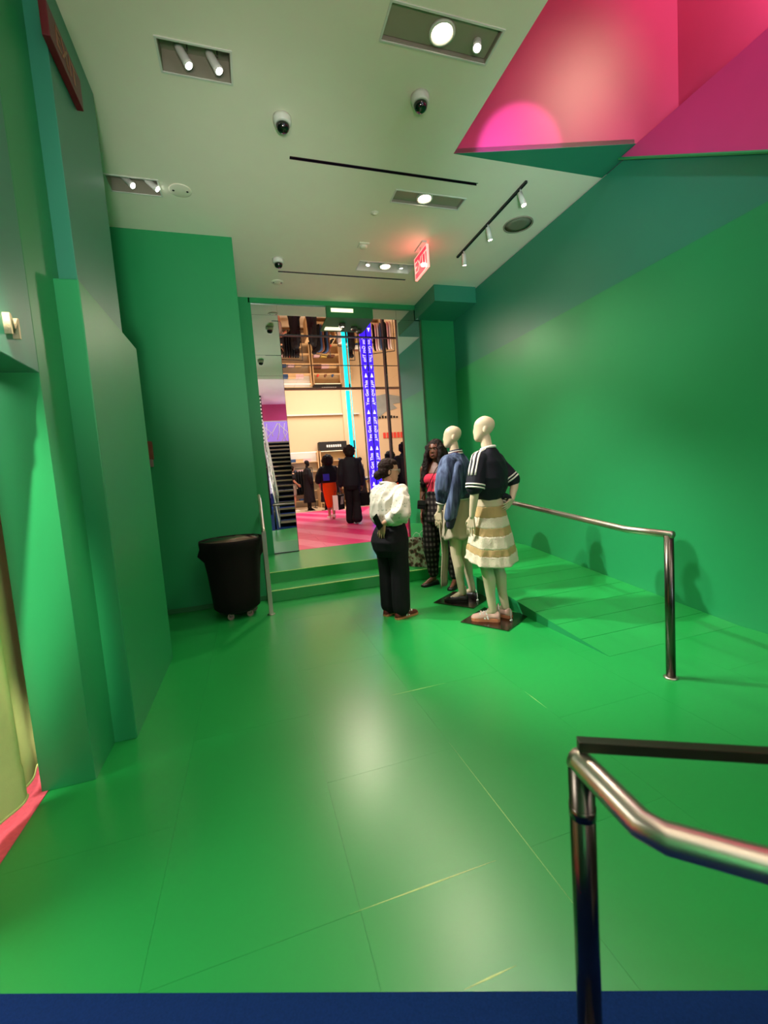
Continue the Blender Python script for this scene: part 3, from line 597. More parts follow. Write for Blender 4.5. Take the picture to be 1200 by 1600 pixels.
# ================================================================== bin
o = thing('trash_bin', 'round black wheeled bin in a stretch cover in the alcove', 'bin', (-0.24, 4.74, 0), radians(12))
bm = bmesh.new(); prof = [(0.215, 0.085), (0.232, 0.10), (0.245, 0.25), (0.262, 0.45), (0.275, 0.60), (0.285, 0.67), (0.31, 0.74), (0.318, 0.79), (0.315, 0.815), (0.298, 0.812), (0.285, 0.76), (0.25, 0.55)]
rings = []
for k, (r, z) in enumerate(prof):
    ring = []
    for i in range(64):
        t = 2 * pi * i / 64; b = 0.0
        if k < 10: b = 0.055 * exp(-((z - 0.665) / 0.045) ** 2) * (exp(-((cos(t) - 1) / 0.06) ** 2) + exp(-((cos(t) + 1) / 0.06) ** 2))
        rr = r + b + 0.002 * sin(9 * t + 4 * z); ring.append(V((rr * cos(t), rr * sin(t), z)))
    rings.append(ring)
addloft(bm, rings); bmesh.ops.recalc_face_normals(bm, faces=bm.faces); bmo('cover', bm, 'bin_cover', o, True)
bm = bmesh.new(); rings = []
for k, (r, z) in enumerate(((0.292, 0.80), (0.27, 0.795), (0.235, 0.74), (0.17, 0.66), (0.08, 0.64), (0.002, 0.64))):
    rings.append([V(((r + 0.012 * sin(11 * t + k)) * cos(t), (r + 0.012 * sin(11 * t + k)) * sin(t), z + 0.012 * sin(7 * t + 2 * k))) for t in [2 * pi * i / 48 for i in range(48)]])
addloft(bm, rings); bmo('liner', bm, 'bin_liner', o, True)
cyl('dolly', (0, 0, 0.06), (0, 0, 0.092), 0.19, 'black_gap', o, None, 32)
for a in (-1.0, 0.2, 1.3, 2.5, 3.7):
    x, y = 0.17 * cos(a - 1.2), 0.17 * sin(a - 1.2); c = cyl('caster', (x, y - 0.014, 0.033), (x, y + 0.014, 0.033), 0.033, 'rubber', o); box('fork', (x - 0.016, y - 0.02, 0.03), (x + 0.016, y + 0.02, 0.068), 'steel_dark', c, 0.004)
# ================================================================== curtains in the fitting room doorway
def curtain(name, label, x, y0, y1, amp, ph, hem):
    o = thing(name, label, 'curtain', (x, (y0 + y1) / 2, 0), group='lime fitting room curtains'); bm = bmesh.new(); n = 60; L = y1 - y0; rows = []
    for z in (0.06, 0.075, 0.20, 0.21, 0.6, 1.2, 2.0, 2.45):
        k = 1.0 + 0.25 * (1 - z / 2.5)
        rows.append([bm.verts.new((amp * k * sin(2 * pi * (i / n) * L / 0.30 + ph + 0.2 * z) + (0.004 if z < 0.205 else 0), -L / 2 + L * i / n, z)) for i in range(n + 1)])
    for a, b in zip(rows, rows[1:]):
        for i in range(n): bm.faces.new((a[i], a[i + 1], b[i + 1], b[i]))
    c = bmo('cloth', bm, 'curtain_lime', o, True); s_ = c.modifiers.new('t', 'SOLIDIFY'); s_.thickness = 0.006
    tube('hem', [(amp * 1.25 * sin(2 * pi * (i / n) * L / 0.30 + ph + 0.04) + 0.004, -L / 2 + L * i / n, 0.065) for i in range(n + 1)], 0.006, 'curtain_lime', o, 6)
    return o
curtain('curtain', 'lime curtain hanging farther back in the fitting room doorway', -1.115, 2.27, 2.47, 0.012, 0.6, 0)
curtain('curtain', 'lime curtain hanging at the front of the fitting room doorway', -1.085, 1.55, 2.21, 0.018, 1.2, 0)
o = thing('curtain_rod', 'steel rod that carries the lime fitting room curtains', 'rod', (-1.10, 1.8, 2.47)); cyl('bar', (0, -1.2, 0), (0, 0.7, 0), 0.016, 'steel', o); cyl('end_cap', (0, 0.69, 0), (0, 0.74, 0), 0.028, 'steel', o); cyl('end_cap', (0, -1.3, 0), (0, -1.2, 0), 0.028, 'steel', o)
# ================================================================== figures (local frame: facing -Y, own left is +X)
def lerp(a, b, t): return a + (b - a) * t
HZ = [(0, .020, -.070, -.030), (.008, .034, -.084, -.010), (.025, .047, -.092, .005), (.05, .057, -.092, .030), (.075, .064, -.090, .060), (.10, .068, -.089, .080), (.125, .071, -.088, .092), (.15, .073, -.088, .095), (.175, .069, -.080, .090), (.198, .056, -.060, .072), (.214, .036, -.036, .046), (.224, .010, -.006, .016)]
def head_rings(c, s, rz_, pitch=0.0, face=True, n=36):
    R = Matrix.Rotation(rz_, 3, 'Z') @ Matrix.Rotation(pitch, 3, 'X'); rings = []
    zs = [i * 0.224 / 34 for i in range(35)]
    for z in zs:
        for a, b in zip(HZ, HZ[1:]):
            if a[0] <= z <= b[0] + 1e-6: t = (z - a[0]) / (b[0] - a[0]); w, f, k = (lerp(a[i], b[i], t) for i in (1, 2, 3)); break
        ring = []
        for i in range(n):
            t = 2 * pi * i / n; x = w * cos(t); y = (f + k) / 2 + (k - f) / 2 * sin(t)
            if sin(t) < 0:
                g = lambda x0, sx, z0, sz: exp(-((x - x0) / sx) ** 2 - ((z - z0) / sz) ** 2)
                if face:
                    y -= 0.024 * exp(-(x / 0.012) ** 2) * (max(0, 1 - abs(z - 0.078) / 0.04) if z > 0.078 else max(0, 1 - (0.078 - z) / 0.012))
                    y += 0.011 * (g(0.031, 0.017, 0.112, 0.012) + g(-0.031, 0.017, 0.112, 0.012)); y -= 0.005 * g(0, 0.05, 0.133, 0.012)
                    y -= 0.007 * g(0, 0.020, 0.047, 0.009) + 0.004 * g(0, 0.02, 0.01, 0.015); y += 0.004 * g(0, 0.025, 0.030, 0.007)
                    y -= 0.006 * (g(0.042, 0.02, 0.085, 0.02) + g(-0.042, 0.02, 0.085, 0.02))
                else:
                    y -= 0.012 * exp(-(x / 0.016) ** 2) * max(0, 1 - abs(z - 0.09) / 0.07)
            ring.append(V(c) + R @ (V((x, y, z)) * s))
        rings.append(ring)
    return rings, R
def head(bl, c, s, rz_, pitch=0.0, face=True):
    rings, R = head_rings(c, s, rz_, pitch, face); bl.loft(rings)
    for k in (-1, 1):
        e = V(c) + R @ (V((k * 0.071, 0.012, 0.098)) * s); bl.ell(e, (0.009 * s, 0.018 * s, 0.032 * s), R @ Matrix.Rotation(k * 0.25, 3, 'Z') @ Matrix.Rotation(-0.2, 3, 'X'))
    return R
def hand(bl, p, d, n, side, k=1.0, curl=0.5, spread=0.06):
    p, d, n = V(p), V(d).normalized(), V(n).normalized(); s_ = V(side); s_ = (s_ - d * s_.dot(d)).normalized()
    for off, L, w in ((0.031, 0.070, 0.0085), (0.0105, 0.080, 0.009), (-0.0105, 0.074, 0.0085), (-0.031, 0.058, 0.0075)):
        kn = p + (d * 0.090 + s_ * off - d * abs(off - 0.005) * 0.25) * k; bl.cone(p + (d * 0.012 + s_ * off * 0.55) * k, kn, 0.0145 * k, 0.0115 * k, 8)
        dd = (d + s_ * spread * off / 0.03).normalized(); q = kn; a = 0.25 * curl
        for f, r in ((0.45, 1.0), (0.32, 0.9), (0.25, 0.8)):
            v = (dd * cos(a) + n * sin(a)).normalized(); q2 = q + v * L * f * k; bl.cone(q, q2, w * r * k, w * (r - 0.08) * k, 8); q = q2; a += curl
    b = p + (d * 0.022 + s_ * 0.022) * k; q = b + (d * 0.55 + s_ * 0.62 + n * 0.35).normalized() * 0.042 * k; q2 = q + (d * 0.85 + s_ * 0.2 + n * 0.35).normalized() * 0.034 * k
    bl.cone(b, q, 0.0145 * k, 0.011 * k, 8).cone(q, q2, 0.0105 * k, 0.0085 * k, 8)
def arm(bl, s_, e, w, r=(0.050, 0.037, 0.024)):
    s_, e, w = V(s_), V(e), V(w); bl.chain([s_, s_.lerp(e, 0.5), e, e.lerp(w, 0.3), w], [r[0], r[0] * 0.84, r[1], r[1] * 1.02, r[2]])
def leg(bl, h, k, a, r=(0.085, 0.052, 0.034)):
    h, k, a = V(h), V(k), V(a); c = k.lerp(a, 0.3) + V((0, 0.012, 0)); bl.chain([h, h.lerp(k, 0.55), k, c, k.lerp(a, 0.65), a], [r[0], r[0] * 0.82, r[1], r[1] * 1.02, r[2] * 1.15, r[2]])
def foot(bl, a, d, k=1.0):
    a, d = V(a), V(d).normalized(); bl.cone(a, a + d * 0.12 * k - V((0, 0, a.z - 0.03)), 0.032 * k, 0.026 * k).cone(a - d * 0.02 - V((0, 0, a.z - 0.035)), a + d * 0.15 * k - V((0, 0, a.z - 0.026)), 0.028 * k, 0.020 * k)
def torso(bl, rings): bl.loft([ering(cx, cy, z, rx, ry, 32, 2.3) for z, cx, cy, rx, ry in rings])
SH = [(0, .020, .040), (.06, .032, .060), (.2, .035, .066), (.38, .034, .064), (.55, .039, .054), (.72, .045, .042), (.86, .043, .033), (.95, .033, .025), (1.0, .014, .014)]
def shoe(parent, heel, d, L, mu, ms, h0=0.02, hk=1.0, name='shoe', stripes=None, lab=None):
    heel = V(heel); d = V((d[0], d[1], 0)).normalized(); s_ = V((-d.y, d.x, 0)); rings = []; sole = ([], [])
    for t, w, h in SH:
        c = heel + d * (t * L); rings.append([c + s_ * (w * cos(a)) + V((0, 0, h0 + h * hk * max(0, sin(a)) ** 0.7)) for a in [pi * i / 14 for i in range(15)]])
        for i, z in ((0, 0.001), (1, h0 + 0.004)): sole[i].append((c + s_ * (w + 0.003) + V((0, 0, z)), c - s_ * (w + 0.003) + V((0, 0, z))))
    bm = bmesh.new(); addloft(bm, rings); bmesh.ops.recalc_face_normals(bm, faces=bm.faces); o = bmo(name, bm, mu, parent, True)
    bm = bmesh.new(); rs = []
    for i in (0, 1): rs.append([p[0] for p in sole[i]] + [p[1] for p in reversed(sole[i])])
    addloft(bm, rs); bmesh.ops.recalc_face_normals(bm, faces=bm.faces); bmo('sole', bm, ms, o)
    if stripes:
        for t in (0.36, 0.47, 0.58):
            for k in (-1, 1):
                c = heel + d * (t * L); c2 = heel + d * ((t + 0.07) * L); w = 0.0375; q = [c + s_ * k * w + V((0, 0, h0 + 0.002)), c + d * 0.014 + s_ * k * w + V((0, 0, h0 + 0.002)), c2 + d * 0.014 + s_ * k * w * 0.62 + V((0, 0, h0 + 0.052 * hk)), c2 + s_ * k * w * 0.62 + V((0, 0, h0 + 0.052 * hk))]
                poly('stripe', q, stripes, o, 0.003, tuple(s_ * k))
    return o
def laces(parent, heel, d, L, m, h0=0.02):
    d = V((d[0], d[1], 0)).normalized(); s_ = V((-d.y, d.x, 0)); bm = bmesh.new()
    for i in range(5):
        c = V(heel) + d * L * (0.42 + 0.06 * i) + V((0, 0, h0 + 0.064 - 0.006 * i)); addtube(bm, [c - s_ * 0.022 - V((0, 0, 0.009)), c + V((0, 0, 0.003)), c + s_ * 0.022 + d * 0.01 - V((0, 0, 0.009))], 0.0028, 6)
    return bmo('laces', bm, m, parent, True)
def ribbon(name, me, pts, w, wd, m, parent, off=0.003):
    bv = BVHTree.FromPolygons([v.co for v in me.vertices], [p.vertices for p in me.polygons]); bm = bmesh.new(); A = []; wd = V(wd).normalized()
    for p in pts:
        row = []
        for k in (-0.5, 0.0, 0.5):
            q, nn, _, _ = bv.find_nearest(V(p) + wd * w * k); row.append(bm.verts.new(q + nn * off))
        A.append(row)
    for a, b in zip(A, A[1:]):
        for i in (0, 1): bm.faces.new((a[i], a[i + 1], b[i + 1], b[i]))
    o = bmo(name, bm, m, parent, True); md = o.modifiers.new('t', 'SOLIDIFY'); md.thickness = 0.003; md.offset = 0; return o
def band(name, c, d, r, w, m, parent, ry=None, th=0.004, seg=28):
    """a short open cuff around direction d"""
    R = frame_of(d); c = V(c); bm = bmesh.new(); rings = []; ry = ry or r
    for (k, rr) in ((-w / 2, th), (w / 2, th), (w / 2, -th), (-w / 2, -th), (-w / 2, th)):
        rings.append([c + R @ V(((r + rr) * cos(t), (ry + rr) * sin(t), k)) for t in [2 * pi * i / seg for i in range(seg)]])
    addloft(bm, rings, False); bmesh.ops.remove_doubles(bm, verts=bm.verts, dist=1e-6); bmesh.ops.recalc_face_normals(bm, faces=bm.faces); return bmo(name, bm, m, parent, True)
def skirt_tier(name, z0, z1, prof, m, parent, rip=0.03, tilt=0.0, hem=0.0, nr=8, ph=0.0):
    """a ring of gathered cloth between two heights of a flared profile"""
    bm = bmesh.new(); n = 96; rings = []; zt, zb = prof[0][0], prof[-1][0]
    for i in range(nr + 1):
        z = lerp(z0, z1, i / nr); rx, ry = prof[-1][1:]
        for a, b in zip(prof, prof[1:]):
            if b[0] <= z <= a[0]: t = (a[0] - z) / (a[0] - b[0]); rx, ry = lerp(a[1], b[1], t), lerp(a[2], b[2], t)
        u = (zt - z) / (zt - zb); ring = []
        for j in range(n):
            t = 2 * pi * j / n; k = 1 + rip * u * (sin(6 * t + 1.1 + ph) + 0.6 * sin(11 * t + 0.4 + ph) + 0.35 * sin(17 * t)) + 0.05 * u * noise.noise(V((cos(t) * 6, sin(t) * 6, z * 16)))
            ring.append(V((rx * k * cos(t), ry * k * sin(t), z + tilt * u * cos(t + 2.2) + (hem * u * sin(5 * t + ph) if z < zb + 0.15 else 0))))
        rings.append(ring)
    addloft(bm, rings, False); bmesh.ops.recalc_face_normals(bm, faces=bm.faces); o = bmo(name, bm, m, parent, True); md = o.modifiers.new('t', 'SOLIDIFY'); md.thickness = 0.004; md.offset = -1; return o
def sec_tag(parent, pts, end):
    t = tube('security_tag', pts, 0.0028, 'tag_white', parent, 6); bm = bmesh.new(); addell(bm, end, (0.012, 0.012, 0.008), None, 10, 6); addbox(bm, V(end) + V((-0.02, -0.004, 0.002)), V(end) + V((0.02, 0.004, 0.008))); bmo('tag_clip', bm, 'tag_white', t)
def base_plate(parent, c, az, rzp, s_=0.225):
    R = Matrix.Rotation(az - rzp, 3, 'Z'); bm = bmesh.new(); addbox(bm, (-s_, -s_, 0.002), (s_, s_, 0.010), R, 0.002); o = bmo('base_plate', bm, 'plate_steel', parent); cyl('spigot', (0.03, 0.05, 0.01), (0.03, 0.05, 0.16), 0.008, 'steel', o); return o

# ------------------------------------------------------------------ mannequin in the navy jersey and banded skirt
az1 = radians(122); rot1 = az1 + pi / 2
m1 = thing('mannequin', 'nearer pale mannequin in a navy striped-shoulder jersey and banded cream skirt', 'mannequin', (1.985, 3.32, 0), rot1, 'two dressed mannequins')
b = Blob(); torso(b, [(0.82, 0, 0, .155, .11), (0.92, 0, 0, .160, .112), (1.02, 0, 0, .128, .092), (1.10, 0, 0, .112, .085), (1.2, 0, 0, .128, .095), (1.32, 0, 0, .145, .108), (1.42, 0, .005, .150, .09), (1.48, 0, .01, .10, .06), (1.52, 0, .012, .055, .05)])
b.cone((0, .012, 1.48), (0, -.008, 1.62), .050, .046); head(b, (0, -0.012, 1.583), 0.97, radians(24), 0.0, False)
arm(b, (.165, 0, 1.43), (.225, -.01, 1.17), (.220, -.055, .955), (.045, .036, .024)); hand(b, (.220, -.058, .945), (0, -.12, -1), (-1, -.1, 0), (0, -1, 0), 1.0, 0.12, 0.05)
arm(b, (-.165, 0, 1.43), (-.235, .14, 1.21), (-.14, .145, 1.06), (.045, .036, .024)); hand(b, (-.135, .145, 1.055), (.85, .0, -.35), (0, -1, 0), (0.2, 0.2, 1), 0.95, 0.35)
leg(b, (.085, 0, .90), (.085, -.02, .50), (.075, .02, .10), (.083, .054, .035)); leg(b, (-.085, 0, .90), (-.075, .0, .50), (-.07, .07, .10), (.083, .054, .035))
foot(b, (.075, .02, .10), (.35, -1, 0)); foot(b, (-.07, .07, .10), (-.15, -1, 0)); b.obj('body', 'mannequin', m1, 0.0048, 3)
b = Blob(); torso(b, [(1.085, 0, 0, .135, .10), (1.11, 0, 0, .150, .115), (1.18, 0, .005, .178, .14), (1.30, 0, .008, .185, .142), (1.40, 0, .008, .182, .125), (1.46, 0, .01, .145, .09), (1.50, 0, .012, .085, .068), (1.52, 0, .012, .064, .060)])
b.chain([(.145, 0, 1.42), (.192, -.005, 1.31), (.218, -.012, 1.205)], [.070, .072, .070]); b.chain([(-.145, 0, 1.42), (-.19, .06, 1.32), (-.222, .115, 1.235)], [.070, .070, .066])
js = b.obj('jersey', 'navy', m1, 0.007, 4, (0.009, (8, 8, 5.0)))
for j, k in enumerate((-0.026, 0.0, 0.026)):
    ribbon('shoulder_stripe', js.data, [(lerp(.075, .258, t), k - 0.012 * t + 0.005, 1.53 - 0.26 * t ** 1.8 + 0.03) for t in [i / 12 for i in range(13)]], 0.013, (0, 1, 0), 'white_cloth', js)
for c, d, r in (((.216, -.012, 1.195), (.2, -.06, -1), .077), ((.212, -.010, 1.220), (.2, -.06, -1), .078)): band('cuff_band', c, d, r, 0.013, 'white_cloth', js)
for c in ((-.220, .112, 1.238), (-.212, .098, 1.258)): band('cuff_band', c, (-.35, .60, -1), .073, 0.013, 'white_cloth', js)
b = Blob(); pts = [(0.062 * cos(t), 0.012 + 0.060 * sin(t), 1.522 + 0.012 * sin(t)) for t in [2 * pi * i / 20 for i in range(21)]]; b.chain(pts, [.012] * 21); b.obj('collar', 'white_cloth', js, 0.004, 2)
b = Blob(); b.chain([(-.05, .11, 1.10), (-.10, .13, 1.08), (-.13, .125, 1.04)], [.03, .028, .012]); b.obj('hem_knot', 'navy', js, 0.005, 3, (0.004, (14, 14, 14)))
sk = bpy.data.objects.new('skirt', None); COL.objects.link(sk); sk.parent = m1
pr = [(1.125, .128, .098), (1.07, .139, .107), (1.02, .151, .119), (.96, .164, .134), (0.90, .176, .148), (.80, .194, .168), (0.70, .211, .187), (.62, .226, .203), (0.55, .240, .217)]
for z0, z1, mm in ((1.125, 1.028, 'cream_cloth'), (1.032, .941, 'tan_cloth'), (.945, .858, 'white_lace'), (.862, .793, 'tan_cloth'), (.797, .692, 'white_lace'), (.696, .636, 'tan_cloth'), (.640, .556, 'white_lace')):
    skirt_tier('skirt_tier', z0, z1, pr, mm, sk, 0.045, 0.045)
base_plate(m1, (0, 0), radians(32.3), rot1)
s1 = shoe(m1, (.058, .075, .010), (.35, -1), .25, 'shoe_pink', 'gum_sole', 0.022, 1.1, stripes='white_leather'); laces(s1, (.058, .075, .010), (.35, -1), .25, 'white_leather', 0.03)
s2 = shoe(m1, (-.06, .125, .010), (-.15, -1), .25, 'shoe_pink', 'gum_sole', 0.022, 1.1, stripes='white_leather'); laces(s2, (-.06, .125, .010), (-.15, -1), .25, 'white_leather', 0.03)
sec_tag(m1, [(-.06, .115, .10), (-.03, .135, .085), (.0, .15, .06), (.012, .155, .016)], (.012, .155, .018))

# ------------------------------------------------------------------ mannequin in the denim jacket
az2 = radians(128); rot2 = az2 + pi / 2
m2 = thing('mannequin', 'farther pale mannequin in a blue denim jacket with a dangling sleeve', 'mannequin', (2.01, 3.98, 0), rot2, 'two dressed mannequins')
b = Blob(); torso(b, [(0.82, 0, 0, .155, .11), (0.92, 0, 0, .160, .112), (1.02, 0, 0, .128, .092), (1.10, 0, 0, .112, .085), (1.2, 0, 0, .128, .095), (1.32, 0, 0, .145, .108), (1.42, 0, .005, .150, .09), (1.48, 0, .01, .10, .06), (1.52, 0, .012, .055, .05)])
b.cone((0, .012, 1.48), (0, -.008, 1.62), .050, .046); head(b, (0, -0.012, 1.583), 0.97, radians(24), 0.0, False)
arm(b, (.165, 0, 1.43), (.225, -.03, 1.18), (.215, -.10, .965), (.045, .036, .024)); hand(b, (.215, -.103, .955), (0, -.12, -1), (-1, 0, 0), (0, -1, 0), 1.0, 0.15, 0.05)
arm(b, (-.165, 0, 1.43), (-.23, .03, 1.17), (-.22, -.06, .95), (.045, .036, .024)); hand(b, (-.22, -.065, .94), (0, -.1, -1), (1, 0, 0), (0, -1, 0), 1.0, 0.15)
leg(b, (.085, 0, .90), (.085, -.01, .50), (.075, .03, .10), (.083, .054, .035)); leg(b, (-.085, 0, .90), (-.075, .0, .50), (-.07, .08, .10), (.083, .054, .035))
foot(b, (.075, .03, .10), (.3, -1, 0)); foot(b, (-.07, .08, .10), (-.15, -1, 0)); b.obj('body', 'mannequin', m2, 0.0048, 3)
b = Blob(); torso(b, [(1.075, 0, 0, .150, .115), (1.10, 0, 0, .165, .128), (1.2, 0, .005, .185, .145), (1.32, 0, .005, .19, .145), (1.42, 0, .008, .18, .12), (1.47, 0, .01, .135, .085), (1.50, 0, .012, .085, .068), (1.52, 0, .012, .066, .062)])
b.chain([(.15, 0, 1.42), (.205, -.015, 1.29), (.228, -.035, 1.18), (.222, -.062, 1.09)], [.08, .086, .074, .052]); b.chain([(-.15, 0, 1.42), (-.21, .01, 1.28), (-.235, .02, 1.17), (-.23, -.01, 1.08)], [.08, .088, .076, .052])
jk = b.obj('jacket', 'denim', m2, 0.007, 4, (0.014, (10, 10, 2.4), 3.0))
b = Blob(); b.chain([(.15, .10, 1.38), (.20, .085, 1.22), (.215, .06, 1.05), (.225, .02, .90)], [.055, .062, .060, .052]); b.obj('loose_sleeve', 'denim', jk, 0.006, 4, (0.010, (10, 10, 2.5), 7.0))
b = Blob(); b.chain([(.222, .024, .885), (.222, .01, .815)], [.053, .040]); b.obj('sleeve_cuff', 'denim_dark', jk, 0.005, 2)
band('cuff', (.220, -.069, 1.068), (0, -.33, -1), .043, 0.05, 'denim_dark', jk); band('cuff_edge', (.219, -.078, 1.039), (0, -.33, -1), .044, 0.012, 'white_cloth', jk)
band('cuff', (-.228, -.02, 1.06), (0, -.4, -1), .043, 0.05, 'denim_dark', jk)
band('waistband', (0, 0, 1.085), (0, 0, 1), .158, 0.05, 'denim_dark', jk, .122); band('waist_edge', (0, 0, 1.060), (0, 0, 1), .158, 0.010, 'white_cloth', jk, .122)
for z, r, mm in ((1.512, .074, 'white_cloth'), (1.524, .071, 'exit_unlit'), (1.536, .069, 'white_cloth'), (1.548, .067, 'denim_dark')): band('collar_band', (0, .010, z), (0, -.12, 1), r, 0.012, mm, jk, r * 0.97)
ribbon('sleeve_piping', jk.data, [(lerp(.10, .30, t), -0.075 - 0.05 * t, 1.50 - 0.36 * t) for t in [i / 12 for i in range(13)]], 0.012, (0, 1, 0), 'white_cloth', jk)
sk = bpy.data.objects.new('skirt', None); COL.objects.link(sk); sk.parent = m2
skirt_tier('skirt_cloth', 1.10, .665, [(1.10, .14, .105), (.95, .172, .135), (.665, .195, .165)], 'grey_panel', sk, 0.03, 0.0, 0.012, 14, 0.7)
skirt_tier('skirt_lining', 0.86, .675, [(1.10, .13, .095), (.86, .162, .125), (.675, .18, .15)], 'cream_cloth', sk, 0.03, 0.0, 0.01, 8, 0.2)
bm = bmesh.new(); rows = []
for i in range(15):
    z = lerp(.95, .14, i / 14); rows.append([bm.verts.new((lerp(-.05, .10, j / 12), -.155 - .02 * (i / 14) - 0.012 * sin(j * 1.3 + 0.3) - .012 * sin(z * 9), z + 0.008 * sin(j * 0.9))) for j in range(13)])
for a, c in zip(rows, rows[1:]):
    for j in range(12): bm.faces.new((a[j], a[j + 1], c[j + 1], c[j]))
pn = bmo('long_panel', bm, 'grey_panel', sk, True); md = pn.modifiers.new('t', 'SOLIDIFY'); md.thickness = 0.006
base_plate(m2, (0, 0), radians(36), rot2)
s1 = shoe(m2, (.060, .085, .010), (.3, -1), .245, 'shoe_black', 'shoe_black', 0.012, 0.85); laces(s1, (.060, .085, .010), (.3, -1), .245, 'white_leather', 0.012)
s2 = shoe(m2, (-.06, .135, .010), (-.15, -1), .245, 'shoe_black', 'shoe_black', 0.012, 0.85); laces(s2, (-.06, .135, .010), (-.15, -1), .245, 'white_leather', 0.012)
sec_tag(m2, [(-.05, .125, .11), (-.02, .15, .09), (.01, .165, .05), (.012, .165, .016)], (.012, .165, .018))

# ------------------------------------------------------------------ woman in the white blouse, seen from behind
w1 = thing('person', 'person in a white blouse and black trousers, hands clasped behind holding a phone', 'person', (1.245, 3.86, 0), radians(26) + pi / 2)
b = Blob(); torso(b, [(.72, 0, .01, .15, .12), (.80, 0, .015, .155, .125), (.90, 0, 0, .125, .10), (1.0, 0, 0, .13, .10), (1.12, 0, .005, .15, .11), (1.20, 0, .012, .145, .085), (1.26, 0, .014, .07, .055)])
b.cone((0, .018, 1.22), (0, .0, 1.33), .050, .048); Rw = head(b, (0, -.002, 1.292), 0.94, radians(-34), radians(6), True)
arm(b, (-.155, .0, 1.20), (-.235, .085, 1.00), (-.095, .178, .925), (.046, .038, .026)); hand(b, (-.085, .181, .920), (.35, .06, -.95), (.25, -.9, 0), (.9, 0.1, .45), 0.98, 0.28, 0.12)
arm(b, (.155, .0, 1.20), (.205, -.03, 1.00), (.10, -.16, 1.00), (.046, .038, .026)); hand(b, (.095, -.165, 1.0), (-.85, -.3, .2), (0, .9, -.2), (.2, -.1, .9), 0.95, 0.45)
leg(b, (.085, .01, .72), (.08, 0, .40), (.075, .03, .08)); leg(b, (-.085, .01, .72), (-.08, 0, .40), (-.075, .03, .08)); foot(b, (.075, .03, .08), (0.1, -1, 0)); foot(b, (-.075, .03, .08), (-0.1, -1, 0))
b.obj('body', 'skin_light', w1, 0.0048, 3)
b = Blob(); torso(b, [(.895, 0, .005, .158, .118), (.93, 0, .01, .182, .142), (1.0, 0, .015, .19, .15), (1.10, 0, .015, .186, .145), (1.18, 0, .015, .178, .118), (1.24, 0, .018, .11, .08), (1.275, 0, .018, .066, .058)])
b.chain([(-.145, 0, 1.19), (-.20, .05, 1.10), (-.235, .095, 1.01), (-.165, .135, .970)], [.072, .080, .078, .058]); b.chain([(.14, 0, 1.19), (.185, -.01, 1.10), (.205, -.03, 1.00), (.155, -.09, .995)], [.072, .074, .070, .056])
bl = b.obj('blouse', 'blouse', w1, 0.006, 3, (0.014, (9, 9, 6), 1.7))
d = V((.85, .35, -.40)); band('cuff', (-.148, .148, .962), d, .050, 0.050, 'white_cloth', bl, .050, 0.005); d = V((-.5, -.8, 0.0)); band('cuff', (.145, -.105, .997), d, .050, 0.050, 'white_cloth', bl, None, 0.005)
b = Blob(); b.chain([(0.068 * cos(t), 0.016 + 0.060 * sin(t), 1.272 + 0.014 * sin(t)) for t in [2 * pi * i / 20 for i in range(21)]], [.014] * 21); b.obj('collar', 'white_cloth', bl, 0.005, 2)
b = Blob(); torso(b, [(.60, 0, .02, .155, .13), (.66, 0, .03, .172, .15), (.74, 0, .035, .180, .16), (.82, 0, .025, .165, .142), (.89, 0, .005, .140, .112), (.925, 0, .002, .134, .106)])
b.chain([(.082, .025, .68), (.082, .01, .42), (.078, .02, .10)], [.098, .087, .086]); b.chain([(-.082, .025, .68), (-.082, .01, .42), (-.078, .02, .10)], [.098, .087, .086])
b.ell((.07, .10, .74), (.085, .075, .10)); b.ell((-.07, .10, .74), (.085, .075, .10))
b.obj('trousers', 'black_cloth', w1, 0.0065, 4, (0.005, (9, 9, 3), 5.0))
shoe(w1, (.078, .10, 0), (.1, -1), .26, 'shoe_red', 'gum_sole', 0.016, 0.95, stripes='white_leather'); shoe(w1, (-.078, .10, 0), (-.1, -1), .26, 'shoe_red', 'gum_sole', 0.016, 0.95, stripes='white_leather')
# hair drawn back into a low bun
b = Blob(); hc = V((0, -.002, 1.292)); P = lambda x, y, z: hc + Rw @ (V((x, y, z)) * 0.94)
b.ell(P(0, .020, .150), (.078, .088, .078), Rw); b.ell(P(0, .045, .105), (.072, .062, .075), Rw); b.ell(P(0, -.02, .185), (.064, .06, .038), Rw)
for k in (-1, 1): b.ell(P(k * .055, .03, .10), (.022, .045, .05), Rw)
b.ell(P(0.005, .108, .058), (.046, .040, .042), Rw); b.cone(P(0, .07, .075), P(0, .10, .06), .034, .034)
b.obj('hair', 'hair_dark', w1, 0.005, 2, (0.0035, (16, 40, 22)))
g = bmesh.new()
for k in (-1, 1): addtube(g, [P(k * .074, .0, .118), P(k * .072, -.06, .118), P(k * .060, -.098, .116)], 0.0028, 6); addtube(g, [P(k * .012 + 0.024 * k + 0.024 * cos(t), -.102, .112 + .019 * sin(t)) for t in [2 * pi * i / 14 for i in range(15)]], 0.0028, 6)
bmo('glasses', g, 'steel', w1, True)
ph = tag(box('phone', (-.036, -.005, -.070), (.036, .005, .070), 'black_gloss', None, 0.004), 'dark phone held behind the back of the person in the white blouse', 'phone')
Rl = Matrix.Rotation(radians(26) + pi / 2, 3, 'Z'); ph.location = V((1.245, 3.86, 0)) + Rl @ V((-.035, .203, .935)); ph.rotation_euler = (0.10, radians(38), radians(26) + pi / 2)
for q in ((-.018, 0.045), (-.018, 0.020), (.006, .045)): bm = bmesh.new(); addcyl(bm, (q[0], .004, q[1]), (q[0], .0075, q[1]), 0.009, None, 14); bmo('camera_lens', bm, 'steel_dark', ph)

